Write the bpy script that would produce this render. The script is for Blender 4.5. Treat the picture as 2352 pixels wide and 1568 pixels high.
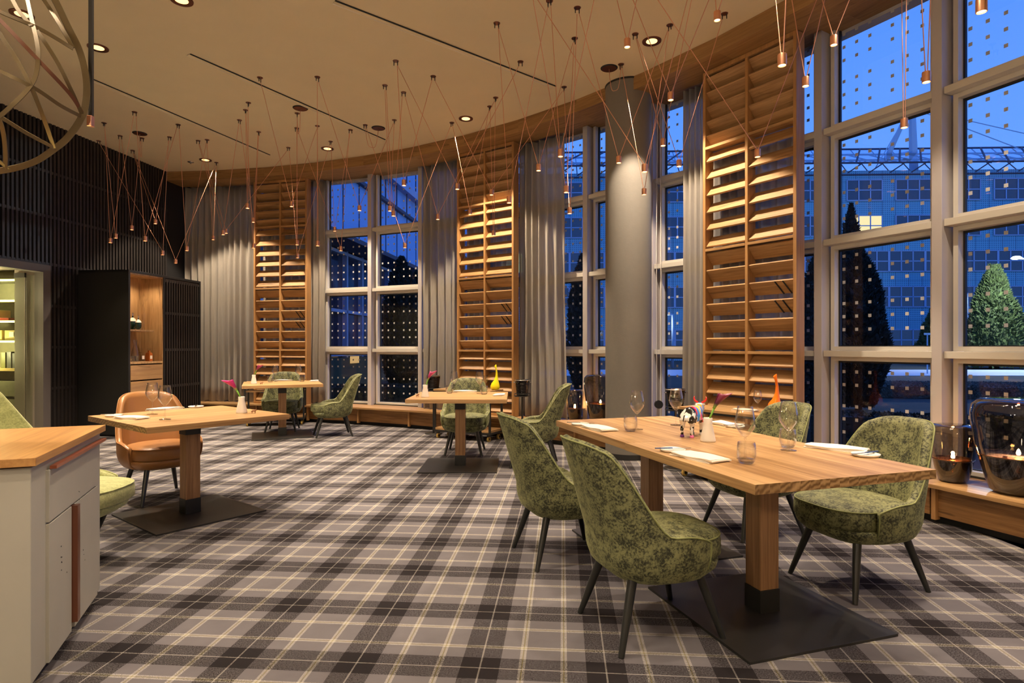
import bpy, bmesh, math, random
from mathutils import Vector, Matrix, noise as mnoise
random.seed(7)
PI = math.pi
def R(a): return math.radians(a)
for o in list(bpy.data.objects): bpy.data.objects.remove(o)
scene = bpy.context.scene
col = scene.collection

# ------------------------------------------------------------------ camera, sky, exposure
F, CX, CY, H = 1375.0, 1185.0, 795.5, 1.27
cam = bpy.data.cameras.new('camera'); camo = bpy.data.objects.new('camera', cam); col.objects.link(camo)
cam.sensor_width = 36; cam.sensor_fit = 'HORIZONTAL'; cam.lens = F*36/2352
cam.shift_x = -(CX-1176)/2352; cam.shift_y = (CY-784)/2352
camo.location = (0, 0, H); camo.rotation_euler = (R(90), 0, 0); cam.clip_end = 400; cam.clip_start = .05
scene.camera = camo
vs = scene.view_settings
vs.view_transform = 'Standard'; vs.look = 'None'; vs.gamma = 1; vs.use_curve_mapping = False; vs.exposure = 0.0

world = bpy.data.worlds.new('dusk_sky'); scene.world = world; world.use_nodes = True
nt = world.node_tree; nt.nodes.clear()
wo = nt.nodes.new('ShaderNodeOutputWorld'); bg = nt.nodes.new('ShaderNodeBackground')
tc = nt.nodes.new('ShaderNodeTexCoord'); sp = nt.nodes.new('ShaderNodeSeparateXYZ'); cr = nt.nodes.new('ShaderNodeValToRGB')
nt.links.new(tc.outputs['Generated'], sp.inputs[0]); nt.links.new(sp.outputs[2], cr.inputs[0])
nt.links.new(cr.outputs[0], bg.inputs[0]); nt.links.new(bg.outputs[0], wo.inputs[0])
cr.color_ramp.elements[0].position = 0.0; cr.color_ramp.elements[0].color = (.13, .32, .84, 1)
cr.color_ramp.elements[1].position = .55; cr.color_ramp.elements[1].color = (.055, .19, .76, 1)
bg.inputs[1].default_value = 1.5

def lamp(name, kind, loc, energy, color=(1, .72, .42), size=.1, rot=None, spot=None, blend=.5):
    l = bpy.data.lights.new(name, kind); l.energy = energy; l.color = color
    if kind == 'AREA': l.shape = 'DISK'; l.size = size
    else: l.shadow_soft_size = size
    if kind == 'SPOT': l.spot_size = R(spot); l.spot_blend = blend
    o = bpy.data.objects.new(name, l); o.location = loc
    if rot: o.rotation_euler = rot
    col.objects.link(o); return o
WARM = (1, .80, .58)
# unseen ceiling downlights: window-side pair inferred, the rest added to light the room (behind and beside the viewer)
for i, (x, y) in enumerate([(2.62, 3.52), (3.2, 1.1), (1.0, 2.6), (-1.0, 3.2), (-2.6, 2.6), (-4.6, .8), (-2.2, .6), (.4, .4), (-4.6, -1.8), (-1.8, -1.8), (1.4, -1.8)]):
    lamp('downlight_lamp', 'SPOT', (x, y, 4.2), 220, WARM, .05, (0, 0, 0), 88, .25)
# added fill light for room and ceiling, set in made-up globes (built below)
for i, (x, y, z) in enumerate([(-2.15, -.9, 2.6), (1.4, -1.6, 2.6), (-4.6, -1.2, 2.6)]):
    lamp('globe_fill_lamp', 'POINT', (x, y, z), 105, WARM, .12)

# ------------------------------------------------------------------ helpers
def at(u, v, z=0.0):
    d = F*(H-z)/(v-CY); return ((u-CX)*d/F, d)
C0 = (-6.55, .05)
def pol(a, r, z=0): return Vector((C0[0]+r*math.cos(R(a)), C0[1]+r*math.sin(R(a)), z))
def ray_r(u, r):
    t = ((u-CX)/F, 1.0); a = t[0]**2+1; b = -2*(t[0]*C0[0]+t[1]*C0[1]); c = C0[0]**2+C0[1]**2-r*r
    s = (-b+math.sqrt(b*b-4*a*c))/(2*a); p = (t[0]*s, s)
    return math.degrees(math.atan2(p[1]-C0[1], p[0]-C0[0]))

class MB:
    def __init__(s): s.v = []; s.f = []; s.uv = None
    def add(s, vs, fs):
        n = len(s.v); s.v += [tuple(p) for p in vs]; s.f += [tuple(i+n for i in f) for f in fs]; return s
    def box(s, c, d, rz=0, M=None):
        x, y, z = d[0]/2, d[1]/2, d[2]/2
        pts = [Vector((a, b, e)) for a in (-x, x) for b in (-y, y) for e in (-z, z)]
        Rm = Matrix.Rotation(rz, 3, 'Z')
        pts = [(Rm @ p)+Vector(c) for p in pts]
        if M: pts = [M @ p for p in pts]
        return s.add(pts, [(0, 1, 3, 2), (4, 6, 7, 5), (0, 4, 5, 1), (2, 3, 7, 6), (0, 2, 6, 4), (1, 5, 7, 3)])
    def hexa(s, b, t):   # 4 bottom points, 4 top points
        return s.add(list(b)+list(t), [(3, 2, 1, 0), (4, 5, 6, 7), (0, 1, 5, 4), (1, 2, 6, 5), (2, 3, 7, 6), (3, 0, 4, 7)])
    def prism(s, poly, z0, z1):
        n = len(poly); b = [(p[0], p[1], z0) for p in poly]; t = [(p[0], p[1], z1) for p in poly]
        return s.add(b+t, [tuple(range(n-1, -1, -1)), tuple(range(n, 2*n))]+[(i, (i+1) % n, n+(i+1) % n, n+i) for i in range(n)])
    def lathe(s, prof, seg=24, c=(0, 0, 0), sq=1.0, cap=True, M=None):
        vs, fs = [], []; n = len(prof)
        for i in range(seg):
            a = 2*PI*i/seg
            for r, z in prof:
                p = Vector((c[0]+r*math.cos(a), c[1]+r*math.sin(a)*sq, c[2]+z)); vs.append(M @ p if M else p)
        for i in range(seg):
            j = (i+1) % seg
            for k in range(n-1): fs.append((i*n+k, j*n+k, j*n+k+1, i*n+k+1))
        if cap:
            if prof[0][0] > 1e-6: fs.append(tuple(i*n for i in range(seg-1, -1, -1)))
            if prof[-1][0] > 1e-6: fs.append(tuple(i*n+n-1 for i in range(seg)))
        return s.add(vs, fs)
    def tube(s, pts, r, seg=8, closed=False, cap=True):
        pts = [Vector(p) for p in pts]; n = len(pts); rr = r if isinstance(r, (list, tuple)) else [r]*n
        rings = []; prev = None
        for i, p in enumerate(pts):
            if closed: d = pts[(i+1) % n]-pts[i-1]
            else: d = pts[min(i+1, n-1)]-pts[max(i-1, 0)]
            d.normalize()
            if prev is None:
                up = Vector((0, 0, 1)) if abs(d.z) < .95 else Vector((1, 0, 0)); x = d.cross(up).normalized()
            else: x = (prev-d*prev.dot(d)).normalized()
            prev = x; y = d.cross(x)
            rings.append([p+(x*math.cos(2*PI*k/seg)+y*math.sin(2*PI*k/seg))*rr[i] for k in range(seg)])
        vs = [q for g in rings for q in g]; fs = []
        for i in range(n if closed else n-1):
            a, b = i*seg, ((i+1) % n)*seg
            for k in range(seg): fs.append((a+k, a+(k+1) % seg, b+(k+1) % seg, b+k))
        if cap and not closed: fs += [tuple(range(seg-1, -1, -1)), tuple((n-1)*seg+k for k in range(seg))]
        return s.add(vs, fs)
    def strip(s, pts, w, t, nrm):   # flat bar along points; w across (in-plane), t along normal function
        pts = [Vector(p) for p in pts]; n = len(pts); vs = []; fs = []
        for i, p in enumerate(pts):
            d = (pts[min(i+1, n-1)]-pts[max(i-1, 0)]).normalized(); m = Vector(nrm(p)).normalized()
            x = d.cross(m).normalized()
            for a, b in ((-1, -1), (1, -1), (1, 1), (-1, 1)): vs.append(p+x*a*w/2+m*b*t/2)
        for i in range(n-1):
            for k in range(4): fs.append((i*4+k, i*4+(k+1) % 4, i*4+4+(k+1) % 4, i*4+4+k))
        fs += [(3, 2, 1, 0), tuple((n-1)*4+k for k in range(4))]
        return s.add(vs, fs)
    def grid(s, rows, closed_u=False):
        n = len(rows[0]); vs = [p for r in rows for p in r]; fs = []
        for i in range(len(rows)-1):
            for k in range(n if closed_u else n-1): fs.append((i*n+k, i*n+(k+1) % n, (i+1)*n+(k+1) % n, (i+1)*n+k))
        return s.add(vs, fs)
    def build(s, name, mat, parent=None, smooth=False, bevel=0, sub=0, loc=None, rz=None):
        me = bpy.data.meshes.new(name); me.from_pydata([tuple(p) for p in s.v], [], s.f); me.validate()
        bm = bmesh.new(); bm.from_mesh(me); bmesh.ops.recalc_face_normals(bm, faces=bm.faces)
        bm.to_mesh(me); bm.free()
        if mat: me.materials.append(mat)
        if s.uv:
            uvl = me.uv_layers.new(name='UVMap')
            for lp in me.loops: uvl.data[lp.index].uv = s.uv[lp.vertex_index]
        if smooth:
            me.polygons.foreach_set('use_smooth', [True]*len(me.polygons))
            if smooth == 'auto':
                try: me.set_sharp_from_angle(angle=R(35))
                except Exception: pass
        o = bpy.data.objects.new(name, me); col.objects.link(o)
        if bevel:
            b = o.modifiers.new('bevel', 'BEVEL'); b.width = bevel; b.segments = 2; b.limit_method = 'ANGLE'; b.angle_limit = R(40)
        if sub:
            m = o.modifiers.new('sub', 'SUBSURF'); m.levels = sub; m.render_levels = sub
        if parent: o.parent = parent
        if loc: o.location = loc
        if rz is not None: o.rotation_euler = (0, 0, rz)
        return o
def tag(o, label=None, cat=None, group=None, kind=None):
    if label: o['label'] = label
    if cat: o['category'] = cat
    if group: o['group'] = group
    if kind: o['kind'] = kind
    return o
def thing(name, label, cat, loc=(0, 0, 0), rz=0, group=None):
    o = bpy.data.objects.new(name, None); col.objects.link(o); o.location = loc; o.rotation_euler = (0, 0, rz)
    o.empty_display_size = .1
    return tag(o, label, cat, group)
def copy_tree(o, parent=None):
    c = o.copy(); col.objects.link(c)
    if parent: c.parent = parent
    for ch in [x for x in bpy.data.objects if x.parent == o]: copy_tree(ch, c)
    return c
def dup(o, loc, rz, label, group=None):
    c = copy_tree(o); c.location = loc; c.rotation_euler = (0, 0, rz); c['label'] = label
    if group: c['group'] = group
    return c
def struct(o): o['kind'] = 'structure'; return o

# ------------------------------------------------------------------ materials
def mat(name): 
    m = bpy.data.materials.new(name); m.use_nodes = True; return m
def bsdf(m): return m.node_tree.nodes['Principled BSDF']
def L(m, a, b): m.node_tree.links.new(a, b)
def N(m, t, **k):
    n = m.node_tree.nodes.new(t)
    for a, b in k.items(): setattr(n, a, b)
    return n
def math_(m, op, a, b=None, c=None):
    n = N(m, 'ShaderNodeMath', operation=op)
    for i, x in enumerate((a, b, c)):
        if x is None: continue
        if isinstance(x, (int, float)): n.inputs[i].default_value = x
        else: L(m, x, n.inputs[i])
    return n.outputs[0]
def mixc(m, f, a, b, mode='MIX'):
    n = N(m, 'ShaderNodeMix', data_type='RGBA', blend_type=mode)
    if isinstance(f, (int, float)): n.inputs[0].default_value = f
    else: L(m, f, n.inputs[0])
    for i, x in ((6, a), (7, b)):
        if isinstance(x, (tuple, list)): n.inputs[i].default_value = tuple(x)+(1,)*(4-len(x))
        else: L(m, x, n.inputs[i])
    return n.outputs[2]
def plain(name, c, rough=.5, metal=0, spec=None, noise=0, nscale=40, bump=0, bscale=200):
    m = mat(name); b = bsdf(m)
    b.inputs['Roughness'].default_value = rough; b.inputs['Metallic'].default_value = metal
    if spec is not None: b.inputs['Specular IOR Level'].default_value = spec
    if noise:
        t = N(m, 'ShaderNodeTexCoord'); n = N(m, 'ShaderNodeTexNoise'); n.inputs['Scale'].default_value = nscale; n.inputs['Detail'].default_value = 4
        L(m, t.outputs['Object'], n.inputs['Vector'])
        o = mixc(m, n.outputs[0], tuple(x*(1-noise) for x in c), tuple(min(1, x*(1+noise)) for x in c)); L(m, o, b.inputs['Base Color'])
    else: b.inputs['Base Color'].default_value = tuple(c)+(1,)
    if bump:
        t = N(m, 'ShaderNodeTexCoord'); n = N(m, 'ShaderNodeTexNoise'); n.inputs['Scale'].default_value = bscale
        L(m, t.outputs['Object'], n.inputs['Vector']); bp = N(m, 'ShaderNodeBump'); bp.inputs['Strength'].default_value = bump; bp.inputs['Distance'].default_value = .004
        L(m, n.outputs[0], bp.inputs['Height']); L(m, bp.outputs[0], b.inputs['Normal'])
    return m
def emit(name, c, s):
    m = mat(name); m.node_tree.nodes.remove(bsdf(m)); e = N(m, 'ShaderNodeEmission'); e.inputs[0].default_value = tuple(c)+(1,); e.inputs[1].default_value = s
    L(m, e.outputs[0], m.node_tree.nodes['Material Output'].inputs[0]); return m
def wood(name, c1, c2, axis='X', plank=.0, rough=.45, knots=True, gs=1.0, paxis='Y', world=False, fine=1.0, endg=False):
    m = mat(name); b = bsdf(m); t = N(m, 'ShaderNodeTexCoord')
    if world:
        g = N(m, 'ShaderNodeNewGeometry'); src = g.outputs['Position']
    else: src = t.outputs['Object']
    oi = N(m, 'ShaderNodeObjectInfo'); off = N(m, 'ShaderNodeVectorMath', operation='ADD'); L(m, src, off.inputs[0])
    cmb = N(m, 'ShaderNodeCombineXYZ'); rr = math_(m, 'MULTIPLY', oi.outputs['Random'], 7.0)
    for i in range(3): L(m, rr, cmb.inputs[i])
    L(m, cmb.outputs[0], off.inputs[1])
    mp = N(m, 'ShaderNodeMapping'); L(m, off.outputs[0], mp.inputs[0])
    st = {'X': (.9, 14, 14), 'Y': (14, .9, 14), 'Z': (14, 14, .9)}[axis]
    mp.inputs['Scale'].default_value = tuple(s*gs*(fine if s > 2 else 1) for s in st)
    vec = mp.outputs[0]
    if plank:
        s3 = N(m, 'ShaderNodeSeparateXYZ'); L(m, off.outputs[0], s3.inputs[0])
        q = math_(m, 'FLOOR', math_(m, 'DIVIDE', s3.outputs['XYZ'.index(paxis)], plank))
        wn = N(m, 'ShaderNodeTexWhiteNoise', noise_dimensions='1D'); L(m, q, wn.inputs['W'])
        ad = N(m, 'ShaderNodeVectorMath', operation='ADD'); L(m, vec, ad.inputs[0])
        sc = N(m, 'ShaderNodeVectorMath', operation='SCALE'); L(m, wn.outputs['Color'], sc.inputs[0]); sc.inputs['Scale'].default_value = 12.0
        L(m, sc.outputs[0], ad.inputs[1]); vec = ad.outputs[0]
    n = N(m, 'ShaderNodeTexNoise'); n.inputs['Scale'].default_value = 1.6; n.inputs['Detail'].default_value = 5; n.inputs['Distortion'].default_value = 1.2
    L(m, vec, n.inputs['Vector'])
    n2 = N(m, 'ShaderNodeTexNoise'); n2.inputs['Scale'].default_value = 9; n2.inputs['Detail'].default_value = 3; L(m, vec, n2.inputs['Vector'])
    r = N(m, 'ShaderNodeValToRGB'); r.color_ramp.elements[0].position = .32; r.color_ramp.elements[1].position = .68
    r.color_ramp.elements[0].color = tuple(c2)+(1,); r.color_ramp.elements[1].color = tuple(c1)+(1,)
    f = math_(m, 'ADD', math_(m, 'MULTIPLY', n.outputs[0], .7), math_(m, 'MULTIPLY', n2.outputs[0], .3))
    if plank: f = math_(m, 'ADD', f, math_(m, 'MULTIPLY', math_(m, 'SUBTRACT', wn.outputs['Value'], .5), .22))
    L(m, f, r.inputs[0]); c = r.outputs[0]
    if knots:
        w2 = N(m, 'ShaderNodeTexNoise'); w2.inputs['Scale'].default_value = 1.1; mp2 = N(m, 'ShaderNodeMapping')
        mp2.inputs['Scale'].default_value = {'X': (1.2, 9, 9), 'Y': (9, 1.2, 9), 'Z': (9, 9, 1.2)}[axis]
        L(m, off.outputs[0], mp2.inputs[0]); L(m, mp2.outputs[0], w2.inputs['Vector']); w2.inputs['Detail'].default_value = 6; w2.inputs['Distortion'].default_value = 2
        k = N(m, 'ShaderNodeValToRGB'); k.color_ramp.elements[0].position = .62; k.color_ramp.elements[0].color = (0, 0, 0, 1); k.color_ramp.elements[1].position = .75
        L(m, w2.outputs[0], k.inputs[0]); c = mixc(m, math_(m, 'MULTIPLY', k.outputs[0], .75), c, tuple(x*.3 for x in c2))
    if endg:   # end grain on the faces square to the boards: blocks of curved year rings
        sn = N(m, 'ShaderNodeSeparateXYZ'); L(m, t.outputs['Normal'], sn.inputs[0]); isend = math_(m, 'GREATER_THAN', math_(m, 'ABSOLUTE', sn.outputs[0]), .8)
        wv = N(m, 'ShaderNodeTexWave', wave_type='RINGS', rings_direction='X'); wv.inputs['Scale'].default_value = 13; wv.inputs['Distortion'].default_value = 9; wv.inputs['Detail'].default_value = 3
        a2 = N(m, 'ShaderNodeVectorMath', operation='ADD'); L(m, src, a2.inputs[0]); s2 = N(m, 'ShaderNodeVectorMath', operation='SCALE'); L(m, wn.outputs['Color'], s2.inputs[0]); s2.inputs['Scale'].default_value = .5; L(m, s2.outputs[0], a2.inputs[1]); L(m, a2.outputs[0], wv.inputs['Vector'])
        ec = mixc(m, wv.outputs[0], tuple(x*.62 for x in c2), tuple(x*.80 for x in c1)); ec = mixc(m, math_(m, 'MULTIPLY', wn.outputs['Value'], .45), ec, tuple(x*.45 for x in c2)); c = mixc(m, isend, c, ec)
    L(m, c, b.inputs['Base Color']); b.inputs['Roughness'].default_value = rough
    bp = N(m, 'ShaderNodeBump'); bp.inputs['Strength'].default_value = .15; bp.inputs['Distance'].default_value = .002; L(m, n2.outputs[0], bp.inputs['Height']); L(m, bp.outputs[0], b.inputs['Normal'])
    return m

M = {}
M['oak_top'] = wood('oak_table_top', (.59, .365, .165), (.29, .150, .053), 'X', .048, .38, False, .7, fine=2.2, endg=True)
M['oak_leg'] = wood('oak_table_column', (.44, .25, .115), (.20, .095, .035), 'Z', 0, .45, False, fine=2.2)
M['oak_slat'] = wood('oak_slat', (.56, .33, .14), (.28, .14, .05), 'X', 0, .5, True, .8, fine=1.5)
M['oak_frame'] = wood('oak_frame', (.50, .27, .10), (.34, .17, .06), 'Z', 0, .5, False)
M['oak_bench'] = wood('oak_bench_board', (.42, .215, .075), (.17, .075, .024), 'X', 0, .5, True, .8, fine=1.4)
M['oak_trim'] = wood('oak_ceiling_trim', (.40, .23, .09), (.23, .12, .042), 'X', .12, .55, True, .7, 'Z')
M['oak_cab'] = wood('oak_cabinet_lining', (.56, .35, .16), (.30, .165, .065), 'Z', 0, .5, True, .9)
M['oak_drawer'] = wood('oak_drawer_front', (.47, .28, .12), (.30, .16, .07), 'Y', 0, .5, True, .6)
M['oak_counter'] = wood('oak_counter_top', (.60, .33, .11), (.38, .18, .055), 'X', 0, .42, False, .8)
M['black_wood'] = plain('black_stained_wood', (.006, .0055, .0055), .6, noise=.4, nscale=30)
M['black_slat'] = plain('black_wall_slat', (.022, .018, .017), .45, noise=.3, nscale=12)
M['black_back'] = plain('black_wall_backing', (.008, .008, .009), .7)
M['dark_metal'] = plain('dark_steel', (.036, .035, .034), .40, .35, noise=.15, nscale=8)
M['leg_black'] = plain('black_lacquered_leg', (.018, .019, .018), .35)
M['copper'] = plain('brushed_copper', (.95, .50, .32), .32, 1.0)
M['copper_cable'] = plain('copper_cable', (.80, .40, .26), .38, .75)
M['brown_rose'] = plain('dark_copper_rosette', (.20, .07, .045), .35, .8)
M['bronze'] = plain('bronze_flat_bar', (.17, .125, .06), .5, .45, noise=.1, nscale=6)
M['beige_metal'] = plain('beige_coated_aluminium', (.64, .60, .53), .5)
M['post_metal'] = plain('grey_window_post', (.52, .48, .48), .55)
M['gasket'] = plain('black_window_gasket', (.012, .013, .016), .6)
M['plaster'] = plain('ceiling_plaster', (.74, .64, .45), .9, noise=.04, nscale=3)
M['plaster_wall'] = plain('rear_wall_plaster', (.55, .44, .32), .9)
M['white_china'] = plain('white_porcelain', (.82, .76, .68), .35)
M['linen'] = plain('white_linen', (.86, .80, .70), .85, bump=.3, bscale=300)
M['grey_column'] = plain('grey_column_plaster', (.20, .185, .165), .75, noise=.06, nscale=25, bump=.2, bscale=60)
M['concrete'] = plain('pale_concrete_panel', (.42, .41, .36), .6, noise=.07, nscale=5)
M['niche_wall'] = plain('taupe_niche_panel', (.24, .20, .17), .7, noise=.08, nscale=60)
M['door_frame'] = plain('grey_door_frame', (.12, .105, .10), .5)
M['niche_dark'] = plain('dark_green_grey_wood', (.22, .205, .13), .6, noise=.3, nscale=14)
M['leather'] = plain('cognac_leather', (.33, .150, .050), .36, noise=.12, nscale=7, bump=.1, bscale=250)
M['leather_pipe'] = plain('cognac_leather_piping', (.34, .145, .045), .4)
M['steel'] = plain('polished_steel', (.75, .75, .75), .2, 1)
M['bucket'] = plain('black_chrome_bucket', (.05, .045, .045), .14, .9)
M['yellow_glass'] = plain('yellow_glass', (.90, .78, .02), .08)
M['orange_glass'] = plain('orange_glass', (.95, .20, .015), .08)
M['stem'] = plain('calla_stem', (.16, .36, .03), .5)
M['wheel'] = plain('yellow_caster_tread', (.50, .33, .08), .5)
M['blue_knife'] = plain('knife_handle', (.05, .09, .22), .25)
M['white_paint'] = plain('white_cord', (.75, .72, .68), .6)

def speckled(name, c1, c2, scale, lo=.38, hi=.62, rough=.85, sheen=.0, fine=None):
    m = mat(name); b = bsdf(m); t = N(m, 'ShaderNodeTexCoord'); oi = N(m, 'ShaderNodeObjectInfo')
    ad = N(m, 'ShaderNodeVectorMath', operation='ADD'); L(m, t.outputs['Object'], ad.inputs[0])
    sc = N(m, 'ShaderNodeVectorMath', operation='SCALE'); L(m, oi.outputs['Location'], sc.inputs[0]); sc.inputs['Scale'].default_value = 3.3; L(m, sc.outputs[0], ad.inputs[1])
    n = N(m, 'ShaderNodeTexNoise'); n.inputs['Scale'].default_value = scale; n.inputs['Detail'].default_value = 6; n.inputs['Roughness'].default_value = .72; L(m, ad.outputs[0], n.inputs['Vector'])
    nb = N(m, 'ShaderNodeTexNoise'); nb.inputs['Scale'].default_value = scale*.22; nb.inputs['Detail'].default_value = 2; L(m, ad.outputs[0], nb.inputs['Vector'])
    f = math_(m, 'ADD', n.outputs[0], math_(m, 'MULTIPLY', math_(m, 'SUBTRACT', nb.outputs[0], .5), .45))
    r = N(m, 'ShaderNodeValToRGB'); r.color_ramp.elements[0].position = lo; r.color_ramp.elements[1].position = hi
    r.color_ramp.elements[0].color = tuple(c2)+(1,); r.color_ramp.elements[1].color = tuple(c1)+(1,); L(m, f, r.inputs[0])
    L(m, r.outputs[0], b.inputs['Base Color']); b.inputs['Roughness'].default_value = rough
    b.inputs['Sheen Weight'].default_value = sheen; b.inputs['Sheen Roughness'].default_value = .4
    b.inputs['Sheen Tint'].default_value = (min(1, c1[0]*3), min(1, c1[1]*3), min(1, c1[2]*3), 1)
    bp = N(m, 'ShaderNodeBump'); bp.inputs['Strength'].default_value = .25; bp.inputs['Distance'].default_value = .003; L(m, n.outputs[0], bp.inputs['Height']); L(m, bp.outputs[0], b.inputs['Normal'])
    return m
M['velvet'] = speckled('green_crushed_velvet', (.215, .222, .100), (.018, .021, .011), 95, .40, .58, .7, .35)
M['velvet_pipe'] = plain('green_piping', (.24, .26, .10), .7)
M['tweed'] = speckled('yellow_green_tweed', (.50, .52, .24), (.24, .26, .11), 120, .3, .7, .9, .3)

# carpet: 50 cm tartan sett, woven warp and weft
def carpet():
    m = mat('tartan_carpet'); b = bsdf(m); g = N(m, 'ShaderNodeNewGeometry')
    mp = N(m, 'ShaderNodeMapping', vector_type='TEXTURE'); mp.inputs['Location'].default_value = (-1.632, 2.484, 0); mp.inputs['Rotation'].default_value = (0, 0, R(-4.47)); mp.inputs['Scale'].default_value = (.4977,)*3
    L(m, g.outputs['Position'], mp.inputs[0]); s = N(m, 'ShaderNodeSeparateXYZ'); L(m, mp.outputs[0], s.inputs[0])
    wv = N(m, 'ShaderNodeTexNoise'); wv.inputs['Scale'].default_value = 170; wv.inputs['Detail'].default_value = 2; L(m, g.outputs['Position'], wv.inputs['Vector'])
    big = N(m, 'ShaderNodeTexNoise'); big.inputs['Scale'].default_value = 9; big.inputs['Detail'].default_value = 3; L(m, g.outputs['Position'], big.inputs['Vector'])
    def bands(x):
        fr = math_(m, 'SUBTRACT', x, math_(m, 'FLOOR', math_(m, 'ADD', x, .5)))   # -.5..+.5
        ab = math_(m, 'ABSOLUTE', fr)
        dark = math_(m, 'LESS_THAN', ab, .156)
        line = math_(m, 'LESS_THAN', ab, .0065)
        d1 = math_(m, 'ABSOLUTE', math_(m, 'SUBTRACT', ab, .333))
        cream = math_(m, 'LESS_THAN', d1, .026); oliv = math_(m, 'LESS_THAN', d1, .006)
        return dark, line, cream, oliv
    dx, lx, cx_, ox = bands(s.outputs[0]); dy, ly, cy_, oy = bands(s.outputs[1])
    sx, sy, sz = (s.outputs[i] for i in range(3))
    # twill: which yarn system is on top, at ~2.5 mm
    tw = math_(m, 'FRACT', math_(m, 'MULTIPLY', math_(m, 'ADD', sx, sy), 95.0))
    thr = math_(m, 'ADD', math_(m, 'MULTIPLY', math_(m, 'SUBTRACT', dx, dy), .16), .5)
    top = math_(m, 'GREATER_THAN', math_(m, 'ADD', tw, math_(m, 'MULTIPLY', math_(m, 'SUBTRACT', wv.outputs[0], .5), 1.6)), thr)
    grey = (.148, .138, .152); dk = (.020, .017, .019); cr_ = (.42, .395, .37); ol = (.27, .24, .12)
    gn = mixc(m, big.outputs[0], tuple(c*.86 for c in grey), tuple(c*1.14 for c in grey))
    def yarn(d, l, c, o):
        a = mixc(m, d, gn, dk); a = mixc(m, c, a, cr_); a = mixc(m, o, a, ol); return mixc(m, math_(m, 'MULTIPLY', l, .6), a, cr_)
    A = yarn(dx, lx, cx_, ox); B = yarn(dy, ly, cy_, oy)
    c = mixc(m, top, A, B)
    L(m, c, b.inputs['Base Color']); b.inputs['Roughness'].default_value = .95; b.inputs['Specular IOR Level'].default_value = .1
    bp = N(m, 'ShaderNodeBump'); bp.inputs['Strength'].default_value = .2; bp.inputs['Distance'].default_value = .003; L(m, wv.outputs[0], bp.inputs['Height']); L(m, bp.outputs[0], b.inputs['Normal'])
    return m
M['carpet'] = carpet()

def thin_glass(name, tint=(1, 1, 1), edge=.5, f0=.04, rough=0.0, gcol=(1, 1, 1), edge_tint=None):
    m = mat(name); nt_ = m.node_tree; nt_.nodes.remove(bsdf(m)); out = nt_.nodes['Material Output']
    tr = N(m, 'ShaderNodeBsdfTransparent'); gl = N(m, 'ShaderNodeBsdfGlossy'); gl.inputs['Roughness'].default_value = rough; gl.inputs['Color'].default_value = tuple(gcol)+(1,)
    lw = N(m, 'ShaderNodeLayerWeight'); lw.inputs['Blend'].default_value = .5
    if edge_tint: L(m, mixc(m, math_(m, 'POWER', lw.outputs['Facing'], 1.5), tint, edge_tint), tr.inputs[0])
    else: tr.inputs[0].default_value = tuple(tint)+(1,)
    fac = math_(m, 'ADD', math_(m, 'MULTIPLY', math_(m, 'POWER', lw.outputs['Facing'], 3.0), edge), f0)
    mx = N(m, 'ShaderNodeMixShader'); L(m, fac, mx.inputs[0]); L(m, tr.outputs[0], mx.inputs[1]); L(m, gl.outputs[0], mx.inputs[2]); L(m, mx.outputs[0], out.inputs[0])
    return m
def solid_glass(name):
    m = mat(name); nt_ = m.node_tree; nt_.nodes.remove(bsdf(m)); out = nt_.nodes['Material Output']
    g = N(m, 'ShaderNodeBsdfGlass'); g.inputs['IOR'].default_value = 1.47; g.inputs['Roughness'].default_value = 0; tr = N(m, 'ShaderNodeBsdfTransparent')
    mx = N(m, 'ShaderNodeMixShader'); mx.inputs[0].default_value = .45; L(m, g.outputs[0], mx.inputs[1]); L(m, tr.outputs[0], mx.inputs[2]); L(m, mx.outputs[0], out.inputs[0]); return m
M['wine_glass'] = thin_glass('clear_stemware', (.995, .995, .995), 1.0, .05, .0, edge_tint=(.72, .72, .73))
M['solid_glass'] = solid_glass('thick_glass_base')
M['door_glass'] = thin_glass('clear_door_glass', (.93, .96, .93), .5, .06)
M['smoked'] = thin_glass('smoked_grey_glass', (.45, .43, .40), .8, .07, .0, edge_tint=(.03, .03, .035))
M['copper_glass'] = thin_glass('copper_tinted_glass', (.75, .50, .38), .6, .55, .22, (1, .42, .20), edge_tint=(.35, .14, .08))
M['green_glass'] = plain('dark_green_glass', (.01, .035, .025), .08)
M['amber'] = plain('amber_spirit', (.45, .13, .03), .1)

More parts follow.
